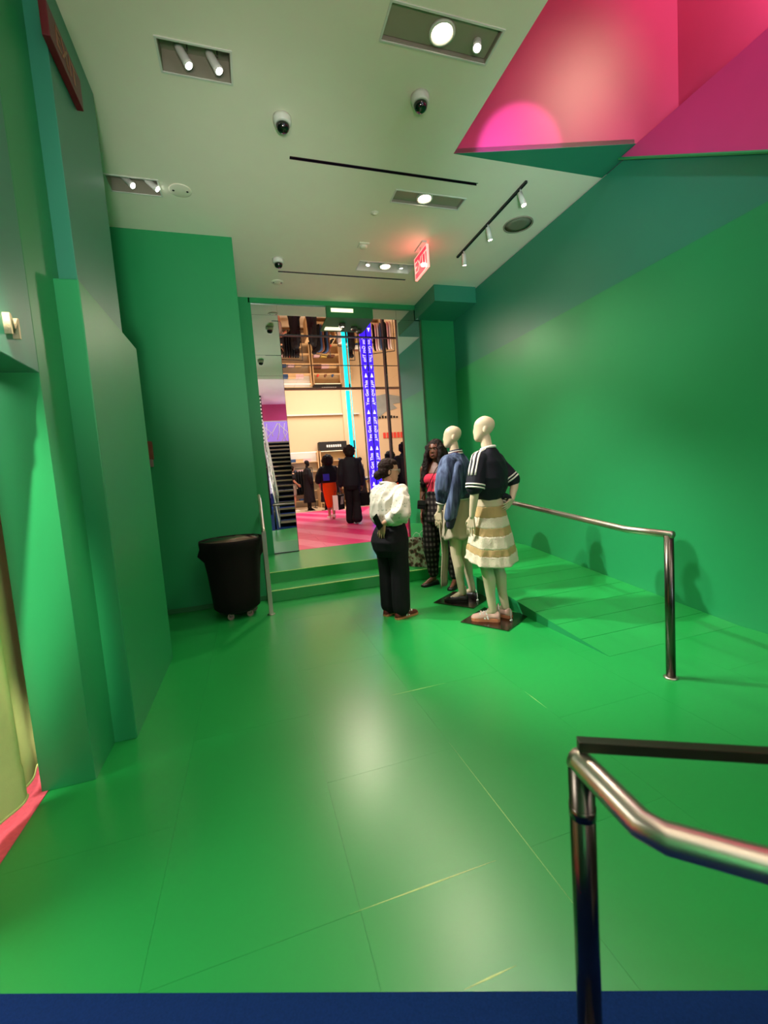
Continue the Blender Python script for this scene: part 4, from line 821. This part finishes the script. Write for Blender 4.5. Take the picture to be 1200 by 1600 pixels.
# ------------------------------------------------------------------ woman with long curls and plaid trousers
rw2 = radians(216) + pi / 2
w2 = thing('person', 'person with long dark curls in a pink top and plaid trousers', 'person', (2.07, 4.575, 0), rw2)
b = Blob(); torso(b, [(.84, 0, 0, .15, .105), (.95, 0, 0, .155, .108), (1.07, 0, 0, .118, .09), (1.14, 0, 0, .120, .092), (1.24, 0, -.005, .138, .112), (1.34, 0, .0, .15, .10), (1.41, 0, .008, .15, .08), (1.45, 0, .012, .08, .058), (1.48, 0, .012, .054, .05)])
b.ell((.062, -.085, 1.27), (.058, .05, .058)); b.ell((-.062, -.085, 1.27), (.058, .05, .058))
b.cone((0, .012, 1.42), (0, -.006, 1.54), .050, .047); Rf = head(b, (0, -.008, 1.492), 0.97, radians(8), radians(-2), True)
arm(b, (-.172, .005, 1.39), (-.215, .02, 1.12), (-.19, -.06, .90), (.048, .038, .025)); hand(b, (-.19, -.065, .89), (.1, -.25, -1), (1, -.1, 0), (0, -1, 0.1), 0.98, 0.3)
arm(b, (.172, .005, 1.39), (.225, .03, 1.12), (.20, -.04, .90), (.048, .038, .025)); hand(b, (.20, -.045, .89), (0, -.2, -1), (-1, 0, 0), (0, -1, 0), 0.98, 0.3)
leg(b, (.09, 0, .86), (.12, -.02, .46), (.145, .03, .09)); leg(b, (-.09, 0, .86), (-.12, -.02, .46), (-.145, .03, .09)); foot(b, (.145, .03, .09), (.1, -1, 0)); foot(b, (-.145, .03, .09), (-.45, -1, 0))
b.obj('body', 'skin_brown', w2, 0.0046, 3)
Q = lambda x, y, z: V((0, -.008, 1.492)) + Rf @ (V((x, y, z)) * 0.97)
for k in (-1, 1):
    bm = bmesh.new(); addell(bm, Q(k * .031, -.077, .112), (.0125, .009, .0075), Rf, 12, 8); e_ = bmo('eye', bm, 'eye_white', w2, True); bm = bmesh.new(); addell(bm, Q(k * .031, -.0845, .112), (.0058, .003, .0058), Rf, 10, 6); bmo('iris', bm, 'eye_dark', e_, True)
    bm = bmesh.new(); addtube(bm, [Q(k * x, y, z) for x, y, z in ((.014, -.094, .128), (.030, -.092, .134), (.047, -.078, .129))], [.003, .0036, .002], 6); bmo('eyebrow', bm, 'hair_dark', w2, True)
bm = bmesh.new(); addell(bm, Q(0, -.098, .050), (.022, .006, .0045), Rf, 12, 6); addell(bm, Q(0, -.097, .042), (.019, .007, .0055), Rf, 12, 6); bmo('lips', bm, 'lip', w2, True)
b = Blob(); torso(b, [(1.11, 0, -.004, .126, .098), (1.16, 0, -.004, .130, .102), (1.24, 0, -.008, .146, .120), (1.315, 0, -.004, .142, .108), (1.33, 0, -.002, .130, .098)]); b.ell((.062, -.088, 1.27), (.064, .054, .062)); b.ell((-.062, -.088, 1.27), (.064, .054, .062))
for k in (-1, 1): b.chain([(k * .085, -.10, 1.31), (k * .09, -.055, 1.40), (k * .085, .0, 1.445), (k * .085, .075, 1.36)], [.016, .012, .012, .012])
b.obj('tank_top', 'pink_top', w2, 0.005, 3, (0.003, (10, 10, 10)))
b = Blob(); torso(b, [(.78, 0, .0, .20, .14), (.88, 0, 0, .195, .145), (.98, 0, 0, .175, .130), (1.06, 0, 0, .138, .106), (1.13, 0, -.002, .131, .102)])
b.chain([(.095, 0, .82), (.125, -.015, .48), (.145, .025, .15)], [.118, .098, .060]); b.chain([(-.095, 0, .82), (-.125, -.015, .48), (-.145, .025, .15)], [.118, .098, .060])
b.obj('trousers', 'plaid', w2, 0.0065, 4, (0.006, (8, 8, 5), 2.0))
for s_, d in ((1, (.1, -1)), (-1, (-.45, -1))): sh = shoe(w2, (s_ * .145 - d[0] * .06, .085, 0), d, .245, 'shoe_black', 'shoe_black', 0.012, 0.7); tube('shoe_strap', [(s_ * .145 + d[0] * .05 - .034, -.02, .03), (s_ * .145 + d[0] * .05, -.03, .075), (s_ * .145 + d[0] * .05 + .034, -.02, .03)], .006, 'shoe_black', sh, 8)
random.seed(4); b = Blob(); b.ell(Q(0, .022, .150), (.090, .098, .088), Rf); b.ell(Q(0, .055, .06), (.095, .07, .12), Rf)
for i in range(52):
    a = radians(lerp(-44, 224, i / 51)); x, y = cos(a), sin(a); r = 0.090; z0 = .11 + .05 * random.random(); pts = []; L = random.uniform(.36, .48) if y > -.3 else random.uniform(.40, .50)
    for j in range(7):
        t = j / 6; rr = r + 0.05 * t + 0.012 * sin(j * 2.2 + i * 1.7); pts.append(Q(x * rr * (1 + .22 * t), max(-.075, y * rr) + .02, z0 - L * t) + V((0.01 * sin(j * 1.9 + i), -.03 * t if y < .1 else 0, 0)))
    b.chain(pts, [.022, .024, .025, .024, .022, .018, .009])
b.obj('hair', 'hair_curl', w2, 0.0065, 1, (0.007, (26, 26, 20)))
tube('bag_strap', [(.10, .07, 1.44), (.095, -.02, 1.475), (.05, -.10, 1.38), (0, -.145, 1.26), (-.07, -.13, 1.14), (-.16, -.09, 1.07), (-.185, -.06, 1.04)], .0045, 'black_cloth', w2, 8)
pu = tag(box('pouch', (-.045, -.02, -.05), (.045, .02, .05), 'black_cloth', None, 0.012), 'small black pouch on a strap at the hip of the person in plaid', 'bag'); Rl2 = Matrix.Rotation(rw2, 3, 'Z'); pu.location = V((2.07, 4.575, 0)) + Rl2 @ V((-.135, -.165, .985)); pu.rotation_euler = (0, 0.1, rw2 + 0.6)
box('flap', (-.044, -.024, .0), (.044, -.018, .048), 'shoe_black', pu, 0.003); lathe('ring', [(.012, -.002), (.012, .002), (.008, .002), (.008, -.002), (.012, -.002)], 'steel', pu, 14, (0, -.022, .06))

# ------------------------------------------------------------------ shopping bag on the lower step
def carrier(name, label, loc, rz_, w, d, h, mf, ms, hm, group=None):
    o = thing(name, label, 'bag', loc, rz_, group); t = .004
    for nm, p, q, mm in (('front_panel', (-w, -d, 0), (w, -d + t, h), mf), ('back_panel', (-w, d - t, 0), (w, d, h), mf), ('side_panel', (-w, -d + t, 0), (-w + t, d - t, h), ms), ('side_panel', (w - t, -d + t, 0), (w, d - t, h), ms), ('bottom_panel', (-w + t, -d + t, 0), (w - t, d - t, t), ms)): box(nm, p, q, mm, o)
    for y in (-d, d): tube('handle', [(w * .45 * cos(a), y, h - .02 + .11 * sin(a)) for a in [pi * i / 12 for i in range(13)]], .004, hm, o, 8)
    return o
carrier('shopping_bag', 'white shopping bag with a dark floral print on the lower green step', (2.06, 5.20, .136), radians(-52), .15, .085, .36, 'bag_print', 'white_print', 'white_print')
# ================================================================== people walking away in the shop
def walker(label, loc, rz_, H, top, topm, bot, botm, skin, hair, hairR, armsL, armsR, feet, hm='hair_curl', skirt=None, shoem='shoe_black', k=0.25, vox=0.011):
    s = H / 1.65; o = thing('person', label, 'person', loc, rz_); b = Blob(); S_ = lambda p: V(p) * s
    torso(b, [(z * s, 0, 0, rx * s, ry * s) for z, rx, ry in ((.80, .15, .105), (.92, .15, .105), (1.02, .12, .09), (1.2, .14, .10), (1.32, .15, .09), (1.39, .09, .06), (1.43, .052, .048))])
    b.cone(S_((0, .01, 1.36)), S_((0, 0, 1.47)), .05 * s, .047 * s); R = head(b, S_((0, -.005, 1.425)), 0.98 * s, 0, 0, True)
    for sg, (e, w) in ((1, armsL), (-1, armsR)):
        arm(b, S_((sg * .17, 0, 1.33)), S_(e), S_(w), (.046 * s, .036 * s, .026 * s)); d = (V(w) - V(e)).normalized(); hand(b, S_(w), d, V((-sg, 0, 0)), (0, -1, 0.1), s, 0.6)
    for sg, (kn, an) in ((1, feet[0]), (-1, feet[1])): leg(b, S_((sg * .085, 0, .84)), S_(kn), S_(an), (.085 * s, .054 * s, .036 * s)); foot(b, S_(an), (0, -1, 0), s)
    b.obj('body', skin, o, vox * .75, 2)
    b = Blob(); torso(b, [(z * s, 0, cy * s, rx * s, ry * s) for z, cy, rx, ry in top[0]])
    for ch, rs in top[1]: b.chain([S_(p) for p in ch], [r * s for r in rs])
    b.obj(top[2], topm, o, vox, 3, (0.008, (6, 6, 3)))
    if skirt: sk_ = skirt_tier('skirt', skirt[0][0] * s, skirt[-1][0] * s, [(z * s, a * s, c * s) for z, a, c in skirt], botm, o, 0.02)
    else:
        b = Blob(); torso(b, [(z * s, 0, cy * s, rx * s, ry * s) for z, cy, rx, ry in bot[0]])
        for ch, rs in bot[1]: b.chain([S_(p) for p in ch], [r * s for r in rs])
        b.obj('trousers', botm, o, vox, 3, (0.007, (6, 6, 3)))
    for sg, (kn, an) in ((1, feet[0]), (-1, feet[1])): a = S_(an); sh = shoe(o, (a.x, a.y + .055 * s, max(0, a.z - .09 * s)), (0, -1), .25 * s, shoem, 'white_leather', 0.022, 1.0)
    b = Blob(); c = S_((0, .012, 1.545)); b.ell(c, (hairR * s, hairR * s * 1.02, hairR * s * .96)); b.ell(c + V((0, .03 * s, -.05 * s)), (hairR * s * .92, hairR * s * .85, hairR * s * .8))
    random.seed(int(H * 100))
    for i in range(46):
        u = V((random.gauss(0, 1), random.gauss(.25, 1), random.gauss(.35, .8))).normalized()
        if u.y < -.45 and u.z < .45: continue
        b.ell(c + u * hairR * s * .92, (.022 * s,) * 3)
    b.obj('hair', hm, o, vox * .8, 1, (0.008, (22, 22, 22))); return o
man = walker('person in a dark jacket and flared trousers walking away with two carrier bags', (2.27, 9.85, PZ), radians(85) + pi / 2, 1.82,
    ([(.80, 0, .185, .14), (.90, 0, .19, .142), (1.05, 0, .185, .14), (1.22, 0, .20, .14), (1.32, .01, .19, .115), (1.39, .012, .11, .08), (1.43, .012, .065, .06)], [([(.16, 0, 1.31), (.225, .02, 1.05), (.235, -.03, .84)], [.075, .066, .055]), ([(-.16, 0, 1.31), (-.225, .02, 1.05), (-.235, -.03, .84)], [.075, .066, .055])], 'jacket'), 'navy',
    ([(.72, 0, .15, .12), (.80, .01, .16, .125), (.95, 0, .14, .11)], [([(.08, 0, .80), (.07, -.04, .45), (.06, -.09, .09)], [.095, .075, .105]), ([(-.08, 0, .80), (-.085, .03, .45), (-.05, .14, .12)], [.095, .075, .105])]), 'black_cloth', 'skin_brown', None, .118,
    ((.225, .02, 1.05), (.235, -.04, .82)), ((-.225, .02, 1.05), (-.235, -.04, .82)), (((.07, -.04, .45), (.06, -.09, .085)), ((-.085, .03, .45), (-.05, .14, .11))), 'hair_curl')
carrier('shopping_bag', 'black carrier bag with three white stripes in the left hand of the walking man', (1.93, 9.83, PZ + .36), radians(52), .16, .07, .34, 'black_cloth', 'white_print', 'black_print')
o = kids(bpy.data.objects['shopping_bag.001']); fp = [c for c in o if c.name.startswith('front_panel')][0]
for i in range(3): x = -.05 + .05 * i; poly('stripe', [(x, -.0715, .12), (x + .025, -.0715, .12), (x + .085, -.0715, .30), (x + .06, -.0715, .30)], 'white_print', fp, 0.001, (0, -1, 0))
carrier('shopping_bag', 'dark carrier bag in the right hand of the walking man', (2.62, 9.88, PZ + .40), radians(-40), .14, .06, .30, 'black_cloth', 'exit_unlit', 'black_print')
orange = walker('person with a curly mane in an orange skirt walking away', (2.06, 11.6, PZ), radians(95) + pi / 2, 1.70,
    ([(.96, 0, .19, .15), (1.0, 0, .225, .17), (1.12, 0, .25, .18), (1.25, 0, .24, .16), (1.33, .01, .19, .12), (1.40, .012, .11, .08), (1.44, .012, .07, .06)], [([(.17, 0, 1.31), (.27, .02, 1.14), (.29, 0, 1.02)], [.08, .085, .08]), ([(-.17, 0, 1.31), (-.27, .0, 1.16), (-.28, -.05, 1.08)], [.08, .085, .08])], 'oversized_tee'), 'black_cloth', None, 'orange_cloth', 'skin_light', None, .145,
    ((.27, .02, 1.08), (.24, -.05, .86)), ((-.27, -.04, 1.12), (-.16, -.12, 1.36)), (((.05, -.03, .45), (.04, -.07, .09)), ((-.06, .02, .45), (-.03, .12, .14))), 'hair_curl', [(1.05, .17, .13), (.80, .19, .15), (.50, .15, .125), (.30, .105, .09)], 'white_leather')
bm = bmesh.new(); addbox(bm, (.03, .150, 1.04), (.20, .190, 1.22), None, 0.01); tag(bmo('back_print', bm, 'print_blue', orange), 'blue printed patch on the tee')
ms = walker('person in shorts standing by the dark clothes rail in the shop', (1.46, 15.6, PZ), radians(10) + pi / 2, 1.66,
    ([(.98, 0, .14, .11), (1.1, 0, .15, .12), (1.25, 0, .165, .125), (1.33, .01, .16, .10), (1.39, .012, .09, .07), (1.42, .012, .06, .055)], [([(.15, 0, 1.31), (.20, 0, 1.18)], [.06, .06]), ([(-.15, 0, 1.31), (-.20, 0, 1.18)], [.06, .06])], 'tee'), 'black_cloth',
    ([(.80, 0, .16, .125), (.95, 0, .145, .11), (1.02, 0, .13, .10)], [([(.085, 0, .85), (.09, -.01, .62)], [.095, .09]), ([(-.085, 0, .85), (-.09, 0, .62)], [.095, .09])]), 'housing_grey', 'skin_light', None, .105,
    ((.21, 0, 1.08), (.20, -.12, .92)), ((-.21, 0, 1.08), (-.18, -.14, .95)), (((.08, -.01, .45), (.08, .03, .09)), ((-.08, -.01, .45), (-.08, .03, .09))), 'hair_dark', None, 'white_leather', vox=0.014)

# ================================================================== LED columns
def led(name, label, x0, x1, y0, y1, m):
    o = thing(name, label, 'led column', ((x0 + x1) / 2, (y0 + y1) / 2, PZ), group='led columns'); hx, hy = (x1 - x0) / 2, (y1 - y0) / 2
    box('screen', (-hx, -hy, 0.02), (hx, hy, 3.55), m, o); box('foot', (-hx - .01, -hy - .01, 0.0), (hx + .01, hy + .01, 0.06), 'black_trim', o, 0.004); box('back_strip', (hx, -hy, 0.02), (hx + .006, hy, 3.55), 'black_trim', o); return o
lc = led('led_column', 'glowing cyan light column behind the walking man', 2.87, 2.965, 12.20, 12.28, 'led_cyan')
lb = led('led_column', 'glowing blue text column on the mirrored passage wall', 2.815, 2.938, 10.06, 10.16, 'led_blue')
R = axes((0, 0, 1), (-1, 0, 0))
for i in range(4):
    z = 0.48 + 0.86 * i; text('lettering', 'You Got This', 0.105, 'led_text', lb, (0, -0.051, z), R, 0.001)
    poly('triangle_mark', [(-.035, -.052, z + .36), (.035, -.052, z + .36), (0, -.052, z + .46)], 'led_text', lb, 0.001, (0, -1, 0))

# ================================================================== shop fittings beyond
def shelf_unit(x0, x1, y, z0, z1, n, label, sign=True):
    o = thing('shelf_unit', label, 'shelf', ((x0 + x1) / 2, y, PZ), group='wall shelf units'); w = (x1 - x0) / 2
    box('back_panel', (-w, .36, 0), (w, .39, z1), 'white_plastic' if x0 < 2 or x0 > 5 else 'beige_wall', o)  # end units get white backs, a brightly lit look put into the colour
    for s_ in (-1, 1): box('upright', (s_ * w - .02, 0, 0), (s_ * w + .02, .36, z1), 'beige_wood', o)
    zz = [z0 + (z1 - z0 - .45) * i / (n - 1) for i in range(n)]
    for z in zz: box('shelf_board', (-w + .02, 0, z), (w - .02, .36, z + .03), 'beige_wood', o)
    box('light_strip', (-w + .03, .02, z1 - .05), (w - .03, .06, z1 - .03), 'shelf_glow', o)
    if sign:
        h = box('header', (-w - .02, -.03, z1), (w + .02, .39, z1 + .34), 'black_print', o)
        for k in range(7): x = -.27 + .09 * k; box('sign_stroke', (x, -.036, z1 + .11), (x + .062, -.030, z1 + .21), 'white_print', h)
    return o, zz
random.seed(11)
lampz = []
cols = ['garment_white', 'garment_brown', 'garment_pink', 'yellow_box', 'garment_blue', 'beige_wood', 'black_cloth', 'red_print']
proto = {}
def item(kind, loc, rz_, m, label, group):
    if (kind, m) not in proto:
        bm = bmesh.new()
        if kind == 'folded_garment': addbox(bm, (-.13, -.15, 0), (.13, .15, .045), None, .018); addbox(bm, (-.12, -.14, .046), (.12, .145, .075), None, .012)
        elif kind == 'shoe_box': addbox(bm, (-.16, -.14, 0), (.16, .14, .10)); addbox(bm, (-.165, -.145, .10), (.165, .145, .125), None, .003)
        else:
            rings = []
            for t, w, h in SH: rings.append([V((w * cos(a), .12 - t * .26, .014 + h * max(0, sin(a)) ** .7)) for a in [pi * i / 10 for i in range(11)]])
            addloft(bm, rings); addbox(bm, (-.036, -.13, 0), (.036, .12, .016), None, .006)
        bmesh.ops.recalc_face_normals(bm, faces=bm.faces); me = bpy.data.meshes.new(kind); bm.to_mesh(me); bm.free(); me.materials.append(MATS[m]); proto[(kind, m)] = me
    o = bpy.data.objects.new(kind, proto[(kind, m)]); COL.objects.link(o); o.location = loc; o.rotation_euler = (0, 0, rz_)
    return tag(o, label, {'folded_garment': 'clothes', 'shoe_box': 'box', 'display_shoe': 'shoe'}[kind], group)
units = [(1.5, 2.75, 17.55, 'wall shelf unit with a pale header left in the far shop', False), (2.85, 3.95, 17.55, 'wall shelf unit under a black header sign in the far shop', True), (4.3, 5.5, 17.5, 'wall shelf unit with a black header beside the cyan column', True), (5.6, 6.9, 17.5, 'wall shelf unit under the farther black header by the mirrored wall', True)]
SHORT = ('pale-headed shelves far left', 'shelves under the lettered sign', 'shelves beside the cyan column', 'shelves nearest the mirrored wall')
ORD = ('first', 'second', 'third', 'fourth', 'fifth', 'sixth', 'seventh', 'eighth'); ROW = ('bottom', 'second lowest', 'middle', 'second highest', 'top')
CN = {'garment_white': 'white', 'garment_brown': 'brown', 'garment_pink': 'pale pink', 'yellow_box': 'yellow', 'garment_blue': 'blue', 'beige_wood': 'beige', 'black_cloth': 'black', 'red_print': 'red', 'navy': 'navy'}
KN = {'folded_garment': 'folded garment', 'shoe_box': 'shoe box', 'display_shoe': 'shoe'}
for ui, (x0, x1, y, lab, sg) in enumerate(units):
    u, zz = shelf_unit(x0, x1, y, .25, 2.25, 5, lab, sg)
    for zi, z in enumerate(zz):
        n = int((x1 - x0 - .1) / .30)
        for i in range(n):
            kind = ('folded_garment', 'shoe_box', 'display_shoe')[(zi + ui) % 3]; m = cols[(i * 3 + zi * 5 + ui * 2 + random.randint(0, 2)) % (6 if kind != 'display_shoe' else 8)]
            item(kind, (x0 + .2 + i * .30, y + .17, PZ + z + .03), pi * (kind != 'display_shoe') + random.uniform(-.08, .08), m, '%s %s, %s in %s row, %s' % (CN[m], KN[kind], ORD[i], ROW[zi], SHORT[ui]), 'stock on the ' + SHORT[ui])
TS = ('table of dark shoes', 'table by the blue column', 'narrow plinth', 'low plinth', 'shoe table seen in mirrors', 'folding table seen in mirrors')
# low tables with shoes and folded stacks
for ti, (x, y, w, d, h, lab) in enumerate(((3.1, 16.85, .55, .35, .75, 'beige display table with pairs of dark shoes in the shop'), (4.6, 15.6, .60, .40, .80, 'beige display table with folded stacks by the blue column'), (5.2, 13.0, .30, .25, .95, 'narrow beige plinth near the mirrored wall in the shop'), (4.2, 13.6, .45, .35, .55, 'low beige plinth seen in the mirrored wall of the passage'), (0.15, 13.7, .40, .30, .70, 'beige shoe table at the far left, seen only in the mirrors'), (1.0, 16.75, .50, .32, .85, 'beige table of folded clothes at the far left, seen only in the mirrors'))):
    o = thing('display_table', lab, 'table', (x, y, PZ), group='shop display tables'); box('tabletop', (-w, -d, h - .05), (w, d, h), 'beige_wood', o, .006)
    for sx in (-1, 1): box('panel_leg', (sx * w - (.03 if sx > 0 else 0), -d, 0), (sx * w + (.03 if sx < 0 else 0), d, h - .05), 'beige_wood', o)
    box('lower_shelf', (-w + .03, -d + .02, .15), (w - .03, d - .02, .19), 'beige_wood', o)
    n = 0
    for i in range(4):
        for j in range(2):
            px, py = x - w + .18 + i * (2 * w - .30) / 3, y + (-.5 + j) * d * .9
            if ti % 2 == 0: item('display_shoe', (px, py, PZ + h), .3, cols[(6, 1, 0, 6)[i]], '%s shoe, %s in the %s row on the %s' % (CN[cols[(6, 1, 0, 6)[i]]], ORD[i], ('front', 'rear')[j], TS[ti]), 'shoes on the ' + TS[ti])
            else:
                for q in range(3): item('folded_garment', (px, py, PZ + h + q * .078), .05 * q, cols[(i + j + q) % 5], '%s folded garment, %s of %s %s stack, %s' % (CN[cols[(i + j + q) % 5]], ('bottom', 'middle', 'top')[q], ORD[i], ('front', 'rear')[j], TS[ti]), 'stacks on the ' + TS[ti])
# clothes rails with hanging garments
def rail(x, y, rz_, n, lab, gl, pal):
    o = thing('clothes_rail', lab, 'clothes rail', (x, y, PZ), rz_, 'shop clothes rails'); L = .09 * n / 2 + .08
    for s_ in (-1, 1): cyl('upright', (s_ * L, 0, .02), (s_ * L, 0, 1.55), .014, 'black_trim', o, None, 10); box('foot', (s_ * L - .02, -.25, 0), (s_ * L + .02, .25, .025), 'black_trim', o)
    cyl('bar', (-L, 0, 1.55), (L, 0, 1.55), .014, 'black_trim', o, None, 10)
    R = Matrix.Rotation(rz_, 3, 'Z')
    for i in range(n):
        m = pal[i % len(pal)]; g = thing('hanging_garment', '%s garment, %s from the left on the %s' % (CN[m], ORD[i], gl), 'clothes', V((x, y, PZ)) + R @ V((-L + .10 + .09 * i, 0, 0)), rz_, 'garments on the ' + gl)
        bm = bmesh.new(); addloft(bm, [ering(0, 0, z, rx, ry, 16, 2.6) for z, rx, ry in ((.55, .03, .24), (.75, .026, .235), (1.05, .024, .20), (1.30, .026, .22), (1.42, .020, .19), (1.46, .012, .05))]); bmo('cloth', bm, m, g, True)
        tube('hanger', [(0, 0, 1.45), (0, 0, 1.52), (0, .02, 1.56), (0, .02, 1.575)], .004, 'steel', g, 5)
rail(1.95, 16.6, 0.1, 7, 'black clothes rail of dark garments at the left of the shop', 'dark rail at the left', ['black_cloth', 'navy', 'black_cloth'])
rail(3.75, 14.95, 0.3, 8, 'black clothes rail of pale garments in the middle of the shop', 'pale rail in mid shop', ['garment_white', 'garment_pink', 'black_cloth', 'garment_white'])
rail(5.6, 14.6, -0.2, 8, 'black clothes rail of white garments at the right of the shop', 'rail at the right', ['garment_white', 'black_cloth', 'garment_brown'])
rail(3.0, 15.95, 0.5, 6, 'black clothes rail of mixed garments before the shoe table', 'rail before the shoe table', ['black_cloth', 'garment_blue', 'garment_brown'])
rail(0.75, 15.5, 0.5, 8, 'black clothes rail of white garments at the far left, seen in the mirrors', 'far left rail', ['garment_white', 'garment_pink', 'black_cloth', 'garment_white', 'garment_blue'])
# two black-clad display mannequins
def display_figure(x, y, rz_, lab):
    o = thing('display_mannequin', lab, 'mannequin', (x, y, PZ), rz_, 'black-clad shop mannequins'); b = Blob()
    torso(b, [(.8, 0, 0, .15, .11), (1.0, 0, 0, .12, .09), (1.3, 0, 0, .15, .10), (1.45, 0, 0, .09, .06), (1.52, 0, 0, .05, .05)]); b.cone((0, 0, 1.48), (0, 0, 1.6), .05, .046); head(b, (0, -.01, 1.58), .97, 0, 0, False)
    for s_ in (-1, 1): arm(b, (s_ * .165, 0, 1.43), (s_ * .22, .02, 1.17), (s_ * .22, -.05, .95)); hand(b, (s_ * .22, -.05, .945), (0, -.1, -1), (-s_, 0, 0), (0, -1, 0)); leg(b, (s_ * .085, 0, .9), (s_ * .08, 0, .5), (s_ * .08, .03, .1)); foot(b, (s_ * .08, .03, .1), (0, -1, 0))
    b.obj('body', 'black_cloth', o, .012, 2); b = Blob(); torso(b, [(.30, 0, 0, .24, .20), (.7, 0, 0, .20, .16), (1.05, 0, 0, .16, .13), (1.3, 0, 0, .185, .14), (1.44, 0, 0, .14, .09), (1.5, 0, 0, .075, .065)])
    for s_ in (-1, 1): b.chain([(s_ * .15, 0, 1.42), (s_ * .22, .01, 1.2), (s_ * .22, -.02, 1.02)], [.07, .07, .06])
    b.obj('robe', 'black_cloth', o, .012, 3, (.012, (6, 6, 1.5))); lathe('base_plate', [(.20, 0), (.20, .012), (.001, .012)], 'steel', o, 28); return o
f1 = display_figure(1.98, 15.35, 1.9, 'black-clad display mannequin beside the person in shorts')
dup(f1, (2.52, 15.0, PZ), 1.2, 'black-clad display mannequin half behind the orange-skirted person')
dup(f1, (-0.15, 14.7, PZ), 0.6, 'black-clad display mannequin at the far left, seen only in the mirrors')
# service counter
o = thing('counter', 'dark sales counter with pale top beside the blue column', 'counter', (5.3, 16.6, PZ)); box('body', (-1.1, -.3, 0), (1.1, .3, .95), 'black_trim', o, .01); box('worktop', (-1.15, -.35, .95), (1.15, .35, 1.0), 'white_plastic', o, .006); box('plinth', (-1.05, -.27, 0), (1.05, .32, .02), 'black_gap', o)
# wall art the mirrored passage wall picks up
o = thing('wall_art', 'grey jagged wall graphic with small black lettering, seen in the mirrored wall', 'wall art', (0.35, 17.99, 4.2))
random.seed(3); pts = [(-1.1, .5), (-.4, .62), (.2, .5), (.5, .2), (.35, -.1), (.5, -.35), (.2, -.7), (.0, -.85), (.05, -.5), (-.15, -.3), (-.35, -.15), (-.9, 0), (-.7, .18), (-1.2, .25)]
poly('print', [(x, 0, z) for x, z in pts], 'grey_art', o, .012, (0, -1, 0))
for i in range(9): x = -.9 + i * .13; box('letter_stroke', (x, -.02, -.42), (x + .085, -.012, -.34 + .02 * (i % 3)), 'black_print', o)
o = thing('wall_sign', 'red block lettering strip on the beige wall, seen in the mirrored wall', 'sign', (-.35, 17.99, 3.05))
for i in range(7): box('letter_stroke', (-.55 + .16 * i, -.02, -.12), (-.43 + .16 * i, 0, .12), 'red_print', o)

# ================================================================== hall behind the viewer, seen in the mirror
o = thing('staircase', 'straight flight of dark stairs with a pale rail, seen in the mirror', 'stairs', (1.6, 0.3, 0)); hw = .82
for i in range(17):
    y = -.34 * i; z = .18 * (i + 1); t = box('tread', (-hw, y - .37, z - .05), (hw, y, z), 'tread_grey', o, .004); box('tread_edge', (-hw, y - .035, z - .052), (hw, y + .004, z + .002), 'tread_nose', t); box('riser', (-hw + .01, y - .34, z - .18), (hw - .01, y - .32, z - .05), 'navy', o)
for s_ in (-1, 1):
    bm = bmesh.new(); a = [V((s_ * (hw + .02), .02, .0)), V((s_ * (hw + .02), .02, .20)), V((s_ * (hw + .02), -5.78, 3.10)), V((s_ * (hw + .02), -5.78, 2.80))]; bm.faces.new([bm.verts.new(p) for p in a]); st_ = bmo('stringer', bm, 'white_plastic', o); md = st_.modifiers.new('t', 'SOLIDIFY'); md.thickness = .03
    tube('handrail', [(s_ * hw, .05, .95), (s_ * hw, 0, 1.05), (s_ * hw, -5.75, 3.98), (s_ * hw, -6.1, 3.98)], .022, 'white_plastic', o, 10)
    for i in range(0, 17, 2): cyl('baluster', (s_ * hw, -.34 * i - .1, .18 * (i + 1)), (s_ * hw, -.34 * i - .1, 1.05 + .51 * (.34 * i + .1)), .011, 'white_plastic', o, None, 8)
struct(box('floor_upper', (-1.0, -9.0, 2.9), (4.0, -5.55, 3.06), 'pink_wall')); struct(box('wall_upper', (.55, -7.6, 3.06), (4.0, -7.5, 5.0), 'pink_wall'))
o = thing('glass_balustrade', 'lilac glass balustrade scribbled with white lines above the stairs', 'balustrade', (2.0, -6.3, 3.06)); box('pane', (-1.3, -.01, .0), (1.8, .01, .98), 'lilac_glass', o); cyl('top_rail', (-1.3, 0, 1.0), (1.8, 0, 1.0), .02, 'white_plastic', o)
random.seed(8)
for i in range(16): x = -1.2 + .19 * i; tube('scribble_line', [(x, .018, .04 + .3 * random.random()), (x + random.uniform(-.1, .35), .018, .5), (x + random.uniform(-.2, .5), .018, .9)], .018, 'white_print', o, 5)
o = thing('striped_column', 'narrow black column with white squares beside the stairs, seen in the mirror', 'column', (.75, -5.45, 0)); box('shaft', (-.05, -.05, 0), (.05, .05, 5.0), 'black_print', o)
for i in range(14): box('square', (-.03, .05, 2.9 + .15 * i), (.03, .056, 2.98 + .15 * i), 'white_print', o)
struct(box('wall_stair_side', (-1.0, -8.8, .6), (.95, -8.7, 2.9), 'scribble')); struct(box('baseboard_stair', (-1.0, -8.8, 0), (.95, -8.69, .6), 'navy_base'))
# unseen hall downlights: front left read from the jamb shadow, others added
for i, (x, y) in enumerate(((-.3, .5), (.9, .5), (-.3, -.9), (.9, -.9))):
    o = thing('downlight', 'round recessed hall downlight, the ' + ('front left', 'front right', 'rear left', 'rear right')[i] + ' unseen one above the viewer', 'ceiling light', (x, y, 5.0), group='round hall downlights'); lathe('trim_ring', [(.09, 0), (.09, -.008), (.07, -.008), (.065, -.001)], 'white_plastic', o, 24); lathe('lens', [(.066, -.002), (.001, -.003)], 'lens_warm', o, 20)
    lamp_spot('downlight_lamp', (x, y, 4.97), *((((-1.10, 2.31, 1.10), 2300, WARM, 11), ((1.1, 1.6, 0), 40, WARM, 100), ((0.2, 0.2, 0), 25, WARM, 100), ((1.1, 0.2, 0), 40, WARM, 100))[i]), .8, .06)
